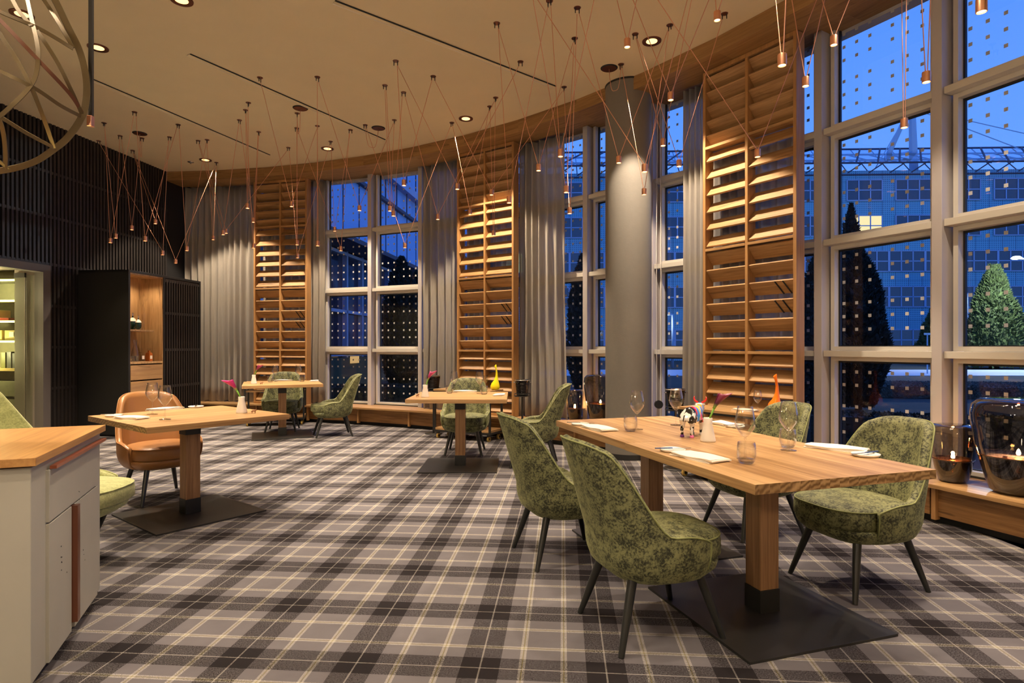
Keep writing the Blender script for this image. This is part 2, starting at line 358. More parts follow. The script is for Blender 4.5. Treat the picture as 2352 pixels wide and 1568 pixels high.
# window panes: clear glass with printed grey squares in groups of three
def pane():
    m = mat('window_glass_with_printed_squares'); nt_ = m.node_tree; b = bsdf(m); out = nt_.nodes['Material Output']
    uv = N(m, 'ShaderNodeUVMap'); s = N(m, 'ShaderNodeSeparateXYZ'); L(m, uv.outputs[0], s.inputs[0])
    def hits(x, off):
        p = math_(m, 'MODULO', math_(m, 'ADD', x, off), .435)
        o = None
        for c in (.06, .18, .30):
            h = math_(m, 'LESS_THAN', math_(m, 'ABSOLUTE', math_(m, 'SUBTRACT', p, c)), .0142); o = h if o is None else math_(m, 'MAXIMUM', o, h)
        return o
    dot = math_(m, 'MULTIPLY', hits(s.outputs[0], .02), hits(s.outputs[1], .34))
    b.inputs['Base Color'].default_value = (.50, .50, .52, 1); b.inputs['Roughness'].default_value = .6
    tr = N(m, 'ShaderNodeBsdfTransparent'); tr.inputs[0].default_value = (.95, .97, 1, 1)
    gl = N(m, 'ShaderNodeBsdfGlossy'); gl.inputs['Roughness'].default_value = 0
    lw = N(m, 'ShaderNodeLayerWeight'); lw.inputs['Blend'].default_value = .5
    fac = math_(m, 'ADD', math_(m, 'MULTIPLY', math_(m, 'POWER', lw.outputs['Facing'], 4.0), .6), .05)
    m1 = N(m, 'ShaderNodeMixShader'); L(m, fac, m1.inputs[0]); L(m, tr.outputs[0], m1.inputs[1]); L(m, gl.outputs[0], m1.inputs[2])
    m2 = N(m, 'ShaderNodeMixShader'); L(m, dot, m2.inputs[0]); L(m, m1.outputs[0], m2.inputs[1]); L(m, b.outputs[0], m2.inputs[2]); L(m, m2.outputs[0], out.inputs[0])
    return m
M['pane'] = pane()

def curtain_mat():
    m = mat('taupe_sheer_linen'); nt_ = m.node_tree; b = bsdf(m); out = nt_.nodes['Material Output']
    t = N(m, 'ShaderNodeTexCoord'); mp = N(m, 'ShaderNodeMapping'); mp.inputs['Scale'].default_value = (1, 1, .1); L(m, t.outputs['Object'], mp.inputs[0])
    n = N(m, 'ShaderNodeTexNoise'); n.inputs['Scale'].default_value = 60; n.inputs['Detail'].default_value = 4; L(m, mp.outputs[0], n.inputs['Vector'])
    c = mixc(m, n.outputs[0], (.45, .41, .35), (.57, .52, .45)); L(m, c, b.inputs['Base Color']); b.inputs['Roughness'].default_value = .9; b.inputs['Specular IOR Level'].default_value = .1
    tl = N(m, 'ShaderNodeBsdfTranslucent'); L(m, c, tl.inputs[0])
    m1 = N(m, 'ShaderNodeMixShader'); m1.inputs[0].default_value = .3; L(m, b.outputs[0], m1.inputs[1]); L(m, tl.outputs[0], m1.inputs[2])
    tr = N(m, 'ShaderNodeBsdfTransparent'); m2 = N(m, 'ShaderNodeMixShader'); lwc = N(m, 'ShaderNodeLayerWeight'); lwc.inputs['Blend'].default_value = .5; L(m, math_(m, 'MULTIPLY', math_(m, 'SUBTRACT', 1.0, lwc.outputs['Facing']), .26), m2.inputs[0])
    L(m, m1.outputs[0], m2.inputs[1]); L(m, tr.outputs[0], m2.inputs[2]); L(m, m2.outputs[0], out.inputs[0]); return m
M['curtain'] = curtain_mat()
M['lens'] = emit('warm_lamp_lens', (1, .60, .28), 7)
M['down_lens'] = emit('downlight_lens', (1, .56, .20), 3)
M['flame'] = emit('candle_flame', (1, .60, .22), 90)
M['led'] = emit('shelf_led_strip', (1, .86, .22), 7)

# ================================================================== ROOM SHELL
ZC = 4.28; RT = 10.28; ZS = 4.13; RG = 11.0
W0 = Vector((-6.01, 10.33)); WS = Vector((-.1215, -.9926)); WT = Vector((-.9926, .1215))
def WL(s, t, z=0): p = W0+WS*s+WT*t; return Vector((p.x, p.y, z))
arc = [pol(a, 11.15) for a in [86.2-i*(86.2+27)/60 for i in range(61)]]
left = [WL(15.4, .35), WL(-1.2, .35)]
room = [(p.x, p.y) for p in arc]+[(5.0, -5.0)]+[(left[0].x, -5.0)]+[(left[1].x, left[1].y)]
MB().prism(room, -.12, 0).build('floor', M['carpet']); struct(bpy.data.objects['floor'])
struct(MB().prism(room, ZC, ZC+.25).build('ceiling', M['plaster']))
struct(MB().box((-1.2, -5.1, 2.2), (13.5, .2, 4.5)).build('wall_back', M['plaster_wall']))
# solid wall right of the last window, behind the viewer
m = MB()
for i in range(8):
    a0, a1 = 14.4-i*5.3, 14.4-(i+1)*5.3
    m.hexa([pol(a0, 11.0), pol(a0, 11.15), pol(a1, 11.15), pol(a1, 11.0)], [pol(a0, 11.0, ZC), pol(a0, 11.15, ZC), pol(a1, 11.15, ZC), pol(a1, 11.0, ZC)])
struct(m.build('wall_right', M['plaster_wall']))

# wooden valance around the ceiling: face board and soffit
NA = 44
def arcseg(m, r0, r1, z0, z1, a_hi, a_lo, n):
    for i in range(n):
        a0 = a_hi-(a_hi-a_lo)*i/n; a1 = a_hi-(a_hi-a_lo)*(i+1)/n
        m.hexa([pol(a0, r0, z0), pol(a0, r1, z0), pol(a1, r1, z0), pol(a1, r0, z0)], [pol(a0, r0, z1), pol(a0, r1, z1), pol(a1, r1, z1), pol(a1, r0, z1)])
    return m
def trim_seg(n, r0, r1, z0, z1, mat_, step=5.35, hi=93.0, lo=14.0):
    k = 0; a = hi; root = None
    while a > lo:
        b = max(lo, a-step); mid = (a+b)/2; W = 2*r1*math.sin(R((a-b)/2)); w0 = 2*r0*math.sin(R((a-b)/2))
        m = MB(); D = (r1-r0)
        m.hexa([(-w0/2, 0, z0), (-W/2, D, z0), (W/2, D, z0), (w0/2, 0, z0)], [(-w0/2, 0, z1), (-W/2, D, z1), (W/2, D, z1), (w0/2, 0, z1)])
        o = m.build(n, mat_); p = pol(mid, r0*math.cos(R((a-b)/2))); o.location = p; o.rotation_euler = (0, 0, R(mid-90)); struct(o)
        a = b; k += 1
trim_seg('trim_1', RT, RT+.04, ZS, ZC+.02, M['oak_trim'])
trim_seg('trim_2', RT+.04, 10.72, ZS, ZS+.03, M['oak_trim'])
trim_seg('trim_3', 10.74, 11.04, ZS+.05, ZS+.08, M['oak_trim'])
struct(arcseg(MB(), 11.02, 11.14, ZS+.02, ZC, 92, 14, 30).build('trim_4', M['post_metal']))

# black slatted wall on the left with the doorway to the wine room
S0, S1_ = 2.38, 3.75
m = MB()
def wbox(m, s0, s1, t0, t1, z0, z1):
    c = WL((s0+s1)/2, (t0+t1)/2, (z0+z1)/2); return m.box(c, (abs(t1-t0), abs(s1-s0), z1-z0), math.atan2(WS.y, WS.x)+PI/2)
wbox(m, -1.2, S0-.1, .03, .18, 0, ZC); wbox(m, S1_+.1, 15.4, .03, .18, 0, ZC); wbox(m, S0-.1, S1_+.1, .03, .18, 2.36, ZC)
wl = struct(m.build('wall_left', M['black_back']))
m = MB(); s = .02
while s < 8.0:
    if s < S0-.13: wbox(m, s, s+.032, 0, .03, .02, ZC)
    elif s > S1_+.1: wbox(m, s, s+.032, 0, .03, .02, ZC)
    else: wbox(m, s, s+.032, 0, .03, 2.38, ZC)
    s += .06
sl = m.build('slat_cladding', M['black_slat'], wl)
m = MB()
for z in (.70, 1.26, 1.82, 2.38):
    wbox(m, 0, S0-.12, .008, .03, z-.018, z+.018); wbox(m, S1_+.12, 8, .008, .03, z-.018, z+.018)
for z in (2.38, 3.02, 3.62): wbox(m, 0, 8, .006, .03, z-.018, z+.018)
m.build('cross_rail', M['black_slat'], wl)
m = MB()
wbox(m, S0-.11, S0, -.01, .12, 0, 2.36); wbox(m, S1_, S1_+.11, -.01, .12, 0, 2.36); wbox(m, S0, S1_, -.01, .12, 2.26, 2.36)
dr = struct(m.build('door_1', M['door_frame']))
# wine room behind the doorway
m = MB()
wbox(m, S0-.02, S0+.0, .12, .42, 0, 2.36)
wbox(m, S0-.5, 3.9, .18, 2.4, 2.33, 2.42); wbox(m, 3.86, 3.95, .18, 2.4, 0, 2.36); wbox(m, S0-.5, 3.95, 2.3, 2.4, 0, 2.36)
wbox(m, S0-.50, S0-.42, .42, 2.4, 0, 2.36)
nw = struct(m.build('wall_niche', M['niche_wall']))
struct(wbox(MB(), S0-.5, 3.95, .12, 2.4, -.1, .004).build('floor_niche', M['niche_dark']))
m = MB(); wbox(m, S0+.30, S0+.308, .16, .165, .02, 2.24)
gp = thing('glass_door', 'frameless clear glass door standing in the wine room doorway', 'glass door', tuple(WL(S0, .2)))
def lay(o, parent):
    o.parent = parent; o.matrix_parent_inverse = Matrix.Translation(-Vector(parent.location)) if parent.rotation_euler.z == 0 else (Matrix.LocRotScale(parent.location, parent.rotation_euler, None)).inverted()
    return o
lay(wbox(MB(), S0+.006, S0+.016, .14, 1.0, .02, 2.22).build('glass_pane', M['door_glass']), gp)
lay(wbox(MB(), S0+.002, S0+.03, .24, .40, 2.19, 2.25).build('pivot_bracket', M['dark_metal']), gp)
lay(wbox(MB(), S0+.004, S0+.018, .245, .255, .02, 2.22).build('edge_profile', M['steel']), gp)
# shelf unit facing the viewer, seen through the doorway
sh = thing('shelf_unit', 'grey-green wine room shelving with yellow glowing shelf edges', 'shelf', tuple(WL(S0-.2, 1.2)))
m = MB(); wbox(m, S0-.42, S0-.38, .43, 2.3, 0, 2.33); lay(m.build('back_panel', M['niche_dark']), sh)
for z in (2.17, 1.89, 1.61, 1.34):
    lay(wbox(MB(), S0-.38, S0-.06, .43, 2.3, z-.014, z+.014).build('shelf_board', M['niche_dark']), sh)
    lay(wbox(MB(), S0-.062, S0-.045, .46, 2.3, z-.016, z+.010).build('led_strip', M['led']), sh)
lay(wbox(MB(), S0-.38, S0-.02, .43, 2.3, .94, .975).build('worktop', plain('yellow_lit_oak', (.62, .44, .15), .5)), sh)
for k, z in enumerate((.70, .46, .22)):
    dd = lay(wbox(MB(), S0-.38, S0-.03, .45, 2.3, z-.10, z+.10).build('drawer', M['niche_dark']), sh)
    q = wbox(MB(), S0-.03, S0-.015, .7, .95, z+.03, z+.045).build('handle', M['steel']); lay(q, sh); q.parent = dd; q.matrix_parent_inverse = sh.matrix_parent_inverse
for (x, z) in ((.9, 2.0), (.9, 1.2)):
    p = WL(S0+.18, x, z); lamp('shelf_light', 'POINT', p, 42, (1, .84, .42), .05)
def wobj(name, label, cat, s0, s1, t0, t1, z0, z1, c, rough=.5, group=None, bev=.004):
    cc = WL((s0+s1)/2, (t0+t1)/2, z0); mm = MB().box((0, 0, (z1-z0)/2), (abs(t1-t0), abs(s1-s0), z1-z0))
    o = mm.build(name, plain(name+'_surface', c, rough), bevel=bev); o.location = cc; o.rotation_euler = (0, 0, math.atan2(WS.y, WS.x)+PI/2)
    return tag(o, label, cat, group)
wobj('wine_crate', 'light wooden gift box with white note on the third lit shelf', 'box', S0-.3, S0-.1, .45, .68, 1.354, 1.49, (.55, .42, .18))
wobj('note_card', 'small white card leaning on the wooden gift box', 'card', S0-.095, S0-.09, .53, .60, 1.40, 1.47, (.85, .8, .6), .7, bev=.0005)
wobj('wine_crate', 'pale wooden box partly hidden left of the carded gift box', 'box', S0-.3, S0-.08, .70, .90, 1.354, 1.49, (.60, .46, .16))
wobj('gift_box', 'tall cream box on the second lit shelf of the wine room', 'box', S0-.3, S0-.1, .80, .93, 1.624, 1.77, (.7, .58, .25))
wobj('red_parcel', 'small dark red parcel beside the cream box in the wine room', 'parcel', S0-.3, S0-.1, .62, .79, 1.624, 1.66, (.35, .04, .02))
wobj('spirits_box', 'black carton with gold band on the wine room worktop', 'box', S0-.25, S0-.12, .60, .67, .975, 1.20, (.03, .03, .02))
wobj('spirits_box', 'olive green carton left of the black gold-banded one', 'box', S0-.25, S0-.12, .69, .76, .975, 1.19, (.12, .12, .03))
wobj('spirits_box', 'copper coloured tin at the right end of the wine room worktop', 'tin', S0-.22, S0-.12, .45, .50, .975, 1.21, (.45, .16, .06))
wobj('spirits_box', 'narrow black carton between gold-banded carton and copper tin', 'box', S0-.22, S0-.12, .525, .585, .975, 1.18, (.012, .012, .012))

# ceiling slots: long narrow air outlets
for k, (a, b) in enumerate((((207, 178), (620, 355)), ((437, 123), (885, 320)), ((770, 0), (1277, 197)))):
    p, q = Vector(at(*a, z=ZC)), Vector(at(*b, z=ZC)); d = (q-p); ln = d.length; ang = math.atan2(d.y, d.x); c = (p+q)/2
    o = MB().box((0, .03, ZC-.0045), (ln, .045, .006)).build('air_slot', M['plaster'])
    o.location = (c.x, c.y, 0); o.rotation_euler = (0, 0, ang)
    tag(o, ('shortest ceiling air slot, nearest the black wall', 'middle one of three ceiling air slots, left of the chandelier spots', 'ceiling air slot running in from the top edge of the photo')[k], 'air vent', 'linear air slots in the ceiling')
    MB().box((0, 0, ZC-.0055), (ln, .014, .008)).build('slot_gap', M['gasket'], o)
    MB().box((0, .055, ZC-.0065), (ln, .006, .010)).build('slot_lip', M['white_china'], o)

# ------------------------------------------------------------------ windows: posts every 5.35 degrees, four lights high
TR = (.33, 1.27, 2.29, 3.31)     # bottoms of the glass
TOPS = (1.14, 2.16, 3.18, 4.20)
def make_window(k, n):
    a = 25.1+5.35*(k-.5); hw = RG*math.tan(R(2.675))
    rt = thing('window_%d' % n, None, None); rt['kind'] = 'structure'
    rt.location = pol(a, RG*math.cos(R(2.675))); rt.rotation_euler = (0, 0, R(a-90))
    m = MB()   # fixed frame members around each light (local: x along the wall, y outward)
    for z0, z1 in zip(TR, TOPS):
        w = hw-.105
        m.box((-w-.018, -.03, (z0+z1)/2), (.036, .06, z1-z0+.07)); m.box((w+.018, -.03, (z0+z1)/2), (.036, .06, z1-z0+.07))
        m.box((0, -.03, z0-.018), (2*w, .06, .036)); m.box((0, -.03, z1+.018), (2*w, .06, .036))
    m.build('window_frame', M['beige_metal'], rt)
    m = MB()
    for z0 in TR[1:]: m.box((0, -.085, z0-.065), (2*hw-.10, .11, .055))
    m.build('transom', M['beige_metal'], rt, bevel=.003)
    m = MB(); w = hw-.105
    for z0, z1 in zip(TR, TOPS):
        m.box((-w+.008, .012, (z0+z1)/2), (.016, .024, z1-z0)); m.box((w-.008, .012, (z0+z1)/2), (.016, .024, z1-z0)); m.box((0, .012, z1-.008), (2*w, .024, .016))
        m.box((0, .012, z0+.004), (2*w, .024, .008))
    m.build('gasket', M['gasket'], rt)
    m = MB(); m.uv = []
    for z0, z1 in zip(TR, TOPS):
        m.add([(-w, .02, z0), (w, .02, z0), (w, .02, z1), (-w, .02, z1)], [(0, 1, 2, 3)]); m.uv += [(0, 0), (2*w, 0), (2*w, z1-z0), (0, z1-z0)]
    m.build('glass_pane', M['pane'], rt)
    return rt
n = 1
for k in range(13, -2, -1):
    make_window(k, n); n += 1
m = MB()
for k in range(-2, 14):
    a = 25.1+5.35*k; p = pol(a, 10.93, 0)
    m = MB().box((0, 0, 2.24), (.075, .18, 3.92)).box((0, .1, 2.24), (.16, .05, 3.92)); o = m.build('trim_%d' % (10+k), M['post_metal'], bevel=.003); o.location = p; o.rotation_euler = (0, 0, R(a-90)); struct(o)
# sill up-stand behind the bench
struct(arcseg(MB(), 10.92, 11.1, 0, .30, 93, 14, 32).build('wall_front', M['dark_metal']))

# ------------------------------------------------------------------ window bench: one run, segments with dividers
RB0, RB1, ZB = 10.44, 10.92, .285
bench = []
labels_b = ['far left bench segment running behind the black cabinet', 'bench segment under the leftmost grey curtain', 'bench segment behind the leftmost table and the first louvre screen',
 'bench segment right of the side chair at the leftmost rear table', 'bench segment under the paired tall windows', 'bench segment right of the paired tall windows', 'bench segment behind the middle serving trolley', 'bench segment carrying the middle louvre screen',
 'bench segment in front of the wide pleated curtain', 'bench segment carrying the two small-room glass lanterns', 'bench segment behind the round grey column', 'bench segment hidden behind the right serving trolley', 'bench segment carrying the nearest louvre screen', 'bench segment behind the far right green chair',
 'bench segment with the smaller near lantern', 'bench segment with the largest lantern at the right edge', 'last bench segment leaving the frame on the right']
A0 = ray_r(705, 10.46); step = A0-ray_r(821, 10.46)
k = 0; a = A0+step*4
while a > 14:
    b = a-step; mid = (a+b)/2; hw0 = RB0*math.sin(R(step/2))-.0005; hw1 = RB1*math.sin(R(step/2))-.0005; r0 = RB0*math.cos(R(step/2)); D = (RB1-RB0)*math.cos(R(step/2))
    rt = thing('window_bench', 'oak window bench', 'bench', tuple(pol(mid, r0)), R(mid-90), 'oak bench segments along the curved windows'); bench.append(rt)
    MB().hexa([(-hw0, -.02, ZB-.028), (-hw1, D, ZB-.028), (hw1, D, ZB-.028), (hw0, -.02, ZB-.028)], [(-hw0, -.02, ZB), (-hw1, D, ZB), (hw1, D, ZB), (hw0, -.02, ZB)]).build('bench_top', M['oak_top'], rt, bevel=.002)
    MB().box((0, .045, (ZB-.03+.055)/2), (2*hw0-.05, .02, ZB-.085)).build('front_panel', M['oak_bench'], rt)
    MB().box((-hw0+.014, .03, (ZB-.03+.03)/2), (.03, .05, ZB-.06)).build('divider', M['oak_frame'], rt)
    MB().box((0, .10, .028), (2*hw0, .03, .056)).build('plinth', M['gasket'], rt)
    MB().hexa([(-hw0, .12, .0), (-hw1+.01, D, .0), (hw1-.01, D, .0), (hw0, .12, .0)], [(-hw0, .12, ZB-.03), (-hw1+.01, D, ZB-.03), (hw1-.01, D, ZB-.03), (hw0, .12, ZB-.03)]).build('core', M['gasket'], rt)
    a = b; k += 1
for i, o in enumerate(bench): o['label'] = labels_b[i] if i < len(labels_b) else 'oak bench segment outside the frame on the right'

# ------------------------------------------------------------------ louvre screens
def slat_mb(w, up):
    # plank 15 cm deep, 2 cm thick, tilted 48 degrees; up: room edge low so the broad face looks up into the room
    s = -1 if up else 1; m = MB(); L_, T = .150, .019; c, q = math.cos(R(48)), math.sin(R(48))
    def pt(x, l, t): # l along the plank from room edge to window edge
        y = l*c; z = -s*l*q; return (x, y+s*t*q, z+t*c)
    w2 = w/2
    b = [pt(-w2, -L_/2, -T/2), pt(w2, -L_/2, -T/2), pt(w2, L_/2, -T/2), pt(-w2, L_/2, -T/2)]
    t_ = [pt(-w2, -L_/2, T/2), pt(w2, -L_/2, T/2), pt(w2, L_/2, T/2), pt(-w2, L_/2, T/2)]
    return m.hexa(b, t_)
RAILS = (1.21, 2.27, 3.33); ZT = 4.125
def make_screen(a, label):
    Wd = 1.04; rt = thing('louvre_screen', label, 'wooden screen', tuple(pol(a, 10.52)), R(a-90), 'oak louvre screens in front of the curtains')
    m = MB()
    for x in (-Wd/2+.016, Wd/2-.016): m.box((x, .065, (ZB+ZT)/2+.001), (.032, .13, ZT-ZB-.002))
    m.box((0, .065, ZT-.02), (Wd-.064, .13, .04)); m.box((0, .065, ZB+.022), (Wd-.064, .13, .04))
    m.build('frame', M['oak_frame'], rt, bevel=.002)
    MB().box((0, .065, (ZB+ZT)/2), (.03, .125, ZT-ZB-.08)).build('mid_post', M['oak_frame'], rt, bevel=.002)
    iw = (Wd-.064-.03)/2
    for z in RAILS: 
        for sx in (-1, 1): MB().box((sx*(iw/2+.015), .065, z), (iw, .128, .028)).build('cross_rail', M['oak_slat'], rt, bevel=.0015)
    up = slat_mb(iw-.006, True); dn = slat_mb(iw-.006, False); proto = {}
    secs = [(ZB+.04, RAILS[0], True, 6), (RAILS[0], RAILS[1], False, 6), (RAILS[1], RAILS[2], True, 6), (RAILS[2], ZT-.04, False, 5)]
    for z0, z1, u, cnt in secs:
        for j in range(cnt):
            z = z0+(z1-z0)*(j+.5)/cnt
            for sx in (-1, 1):
                if u not in proto: proto[u] = (up if u else dn).build('slat', M['oak_slat'], rt, bevel=.002); o = proto[u]
                else: o = proto[u].copy(); col.objects.link(o)
                o.parent = rt; o.location = (sx*(iw/2+.015), .068, z)
    # two pairs of short black straps on the third section
    for j in (3, 2):
        z = RAILS[0]+(RAILS[1]-RAILS[0])*(j+.5)/6
        for x in (.30, .38):
            c, q = math.cos(R(48)), math.sin(R(48)); L_ = .15
            p0 = Vector((x, .068-L_/2*c-.012, z+L_/2*q-.008)); p1 = Vector((x+.035, .068+L_/2*c-.014, z-L_/2*q-.010))
            MB().tube([p0, p1], .006, 6).build('strap', M['gasket'], rt)
    return rt
for u0, u1, lb in ((588, 710, 'leftmost oak louvre screen, beside the grey curtain'), (1055, 1187, 'middle oak louvre screen behind the central table'), (1628, 1834, 'nearest and tallest looking oak louvre screen, right of the column')):
    make_screen((ray_r(u0, 10.6)+ray_r(u1, 10.6))/2, lb)

# ------------------------------------------------------------------ curtains
def curtain(a0, a1, seed, label, pitch=.13, amp=.052, z0=.295, flare=0.0, r=10.775):
    rnd = random.Random(seed); n = int((a0-a1)*R(1)*10.8/.009); ph = 0; rows = []
    prof = []
    for i in range(n+1):
        t = i/n; a = a0+(a1-a0)*t
        ph += (.009/pitch)*2*PI*(1+.55*mnoise.noise(Vector((i*.018, seed*3.1, 0))))
        am = amp*(.75+.5*mnoise.noise(Vector((i*.02, 7.7, seed))))
        prof.append((a, math.sin(ph)*am+.25*am*math.sin(2*ph+1)))
    NZ = 14
    for j in range(NZ+1):
        s = j/NZ; z = z0+(ZS-.0-z0)*s; row = []
        for i, (a, d) in enumerate(prof):
            w = .75+.45*(1-s)+.15*math.sin(i*.05+j*.6)
            aa = a+(1-s)**2*flare*((a-a0)/(a1-a0))
            row.append(pol(aa, r+d*w+.010*mnoise.noise(Vector((i*.03, j*.5, seed))), z-(.012 if j == 0 else 0)*math.sin(i*.3)))
        rows.append(row)
    o = MB().grid(rows).build('curtain', M['curtain'], smooth=True)
    md = o.modifiers.new('thick', 'SOLIDIFY'); md.thickness = .0012
    return tag(o, label, 'curtain')
R_ = lambda u: ray_r(u, 10.78)
curtain(94.5, R_(590)-.4, 1, 'wide grey linen curtain beside the black cabinet')
curtain(R_(590)-.6, R_(748), 2, 'curtain hanging behind the leftmost louvre screen')
curtain(R_(970), R_(1062)-.2, 3, 'sheer curtain just right of the paired tall windows')
curtain(R_(1062)-.4, R_(1186), 4, 'dim curtain behind the middle louvre screen')
curtain(R_(1190), R_(1300), 5, 'pleated curtain between the middle screen and the glass lanterns', flare=-.35)
curtain(R_(1567), R_(1625), 6, 'tightly gathered curtain right of the round column', pitch=.075, amp=.05)
curtain(R_(1630), R_(1828), 8, 'curtain behind the nearest louvre screen', flare=-.6)

# round column
cp = (1.30, 6.93)
m = MB().lathe([(.262, .06), (.262, ZC)], 64); co = m.build('column', M['grey_column'], smooth='auto'); co.location = (cp[0], cp[1], 0); tag(co, 'thick round grey column standing between the windows', 'column')
mm = MB().lathe([(.270, 0), (.270, .06)], 64).build('base_ring', M['dark_metal'], co, smooth='auto')
MB().lathe([(.268, ZC-.02), (.268, ZC)], 64).build('top_ring', M['gasket'], co, smooth='auto')

# blind cord with black wheel beside the column
p0 = pol(ray_r(1512, 10.80), 10.80)
bc = thing('blind_cord', 'white looped blind cord with a round black weight, right of the column', 'blind cord', (p0.x, p0.y, 0))
m = MB()
for dx in (-.022, .022): m.tube([(dx*.6, -.02, 4.13), (dx*1.2, -.02, 2.5), (dx, -.02, .62)], .0035, 6)
m.build('cord', M['white_paint'], bc)
MB().tube([(0, -.04, .59), (0, .005, .59)], .048, 20).build('weight_wheel', M['gasket'], bc)

# ------------------------------------------------------------------ tall black bar cabinet
wa = math.atan2(WS.y, WS.x)+PI/2
cb = thing('bar_cabinet', 'tall black cabinet with open oak bar niche and slatted door', 'cabinet', tuple(WL(1.854, -.03)), wa)
# local axes: x = into the wall (t), y = toward the viewer (s)
sl_ = 1.574; dp = .78; zt = 2.35; th = .035
m = MB()
def cbx(m, y0, y1, x0, x1, z0, z1): return m.box(((x0+x1)/2, (y0+y1)/2, (z0+z1)/2), (abs(x1-x0), abs(y1-y0), z1-z0))
# y=0 is the side facing the viewer, goes to -sl_; x from -dp (front) to 0 (wall)
def cbm(*a): return cbx(MB(), *a)
sg = -1
t_ = Vector((math.cos(wa), math.sin(wa)));
ysign = 1 if Vector((-math.sin(wa), math.cos(wa))).dot(WS) > 0 else -1
xsign = 1 if t_.dot(WT) > 0 else -1
def K(y0, y1, x0, x1, z0, z1): return cbx(MB(), ysign*y0, ysign*y1, xsign*x0, xsign*x1, z0, z1)
K(-th, 0, -dp, 0, .03, zt).build('side_panel', M['black_wood'], cb, bevel=.002)
K(-sl_, -sl_+th, -dp, 0, .03, zt).build('side_panel', M['black_wood'], cb, bevel=.002)
K(-sl_, 0, -dp, 0, zt-th, zt+.001).build('top_panel', M['black_wood'], cb, bevel=.002)
K(-sl_+.03, -.03, -dp+.04, 0, 0, .05).build('plinth', M['black_back'], cb)
K(-.735, -.70, -dp, 0, .05, zt-th).build('middle_panel', M['black_wood'], cb)
m = MB()
for q in (K(-.70, -th, -dp+.36, -dp+.38, .05, zt-th), K(-th-.015, -th, -dp+.012, -dp+.36, .05, zt-th), K(-.70, -.685, -dp+.012, -dp+.36, .05, zt-th), K(-.70, -th, -dp+.012, -dp+.36, zt-th-.02, zt-th)): m.add(q.v, q.f)
m.build('niche_lining', M['oak_cab'], cb)
K(-.57, -th-.015, -dp+.06, -dp+.36, 1.49, 1.515).build('shelf', M['oak_cab'], cb, bevel=.001)
K(-.685, -th-.015, -dp+.012, -dp+.36, 1.02, 1.05).build('worktop', M['oak_cab'], cb, bevel=.001)
for z0, z1 in ((.79, 1.0), (.55, .77), (.31, .53), (.07, .29)):
    K(-.685, -th-.015, -dp+.004, -dp+.34, z0, z1).build('drawer', M['oak_drawer'], cb, bevel=.002)
m = MB(); y = -.76
while y > -sl_+.06:
    q = K(y-.026, y, -dp-.005, -dp+.03, .10, zt-th-.03); m.add(q.v, q.f); y -= .055
for z in (.11, .66, 1.22, 1.78, zt-th-.04):
    q = K(-sl_+.04, -.74, -dp, -dp+.022, z-.02, z+.02); m.add(q.v, q.f)
q = K(-sl_+.035, -.735, -dp+.03, -dp+.05, .06, zt-th); m.add(q.v, q.f)
m.build('slatted_door', M['black_slat'], cb)
cbl = cb.location
def CB(y, x, z): return Vector(cbl)+Matrix.Rotation(wa, 3, 'Z') @ Vector((xsign*x, ysign*y, z))
def small(name, prof, material, p, label, cat, seg=24, sq=1.0, group=None, parts=(), rz=0):
    o = MB().lathe(prof, seg, sq=sq).build(name, material, smooth='auto'); o.location = p; o.rotation_euler = (0, 0, rz); tag(o, label, cat, group)
    for nm, pr, mt in parts: MB().lathe(pr, seg, sq=sq).build(nm, mt, o, smooth='auto')
    return o
gb = [(0, 0), (.045, 0), (.075, .03), (.088, .09), (.080, .15), (.045, .19), (.018, .21), (.015, .24), (0, .24)]
gp_ = (('shoulder', [(.047, .188), (.082, .150), (.084, .148), (.060, .185), (.02, .212)], M['white_china']), ('stopper', [(0, .24), (.018, .245), (.014, .265), (.02, .29), (0, .30)], M['steel']))
small('spirit_bottle', [(r*.78, z*.84) for r, z in gb], M['green_glass'], CB(-.345, -dp+.22, 1.515), 'larger round dark green decanter on the bar niche shelf', 'bottle', sq=.6, parts=[(n_, [(r*.78, z*.84) for r, z in pr], mt) for n_, pr, mt in gp_], rz=wa+PI/2)
small('spirit_bottle', [(r*.62, z*.70) for r, z in gb], M['green_glass'], CB(-.315, -dp+.105, 1.515), 'smaller round dark green decanter on the bar niche shelf', 'bottle', sq=.6, parts=[(n_, [(r*.62, z*.70) for r, z in pr], mt) for n_, pr, mt in gp_], rz=wa+PI/2)
for k, (y, x) in enumerate(((-.095, -dp+.05), (-.145, -dp+.055), (-.19, -dp+.05), (-.235, -dp+.055), (-.20, -dp+.11), (-.26, -dp+.10))):
    small('shot_glass', [(0, 0), (.017, 0), (.020, .085), (.018, .085), (.015, .012), (0, .012)], M['wine_glass'], CB(y, x, 1.05), 'slim clear shot glass in the cluster on the bar niche top', 'glass', 16, group='shot glasses in the bar niche')
sqb = [(0, 0), (.045, 0), (.047, .01), (.047, .10), (.04, .125), (.018, .135), (.018, .16), (0, .16)]
for k, (y, lq, lb) in enumerate(((-.385, M['wine_glass'], 'square clear glass decanter with white label in the bar niche'), (-.545, M['amber'], 'square decanter of amber spirit with white label in the bar niche'))):
    small('decanter', sqb, M['wine_glass'] if k == 0 else M['amber'], CB(y, -dp+.12, 1.05), lb, 'decanter', 4, parts=(('stopper', [(0, .16), (.028, .16), (.028, .195), (0, .195)], M['wine_glass']),), rz=R(45)+wa)
    q = MB().box((0, 0, .06), (.002, .045, .05)).build('label', M['white_china'], bpy.data.objects[-1] if False else None); q.location = CB(y, -dp+.12-.036, 1.05); q.rotation_euler = (0, 0, wa); 
    dec = [o for o in bpy.data.objects if o.name.startswith('decanter') and o.get('label') == lb][0]; q.parent = dec; q.matrix_parent_inverse = Matrix.LocRotScale(dec.location, dec.rotation_euler, None).inverted()
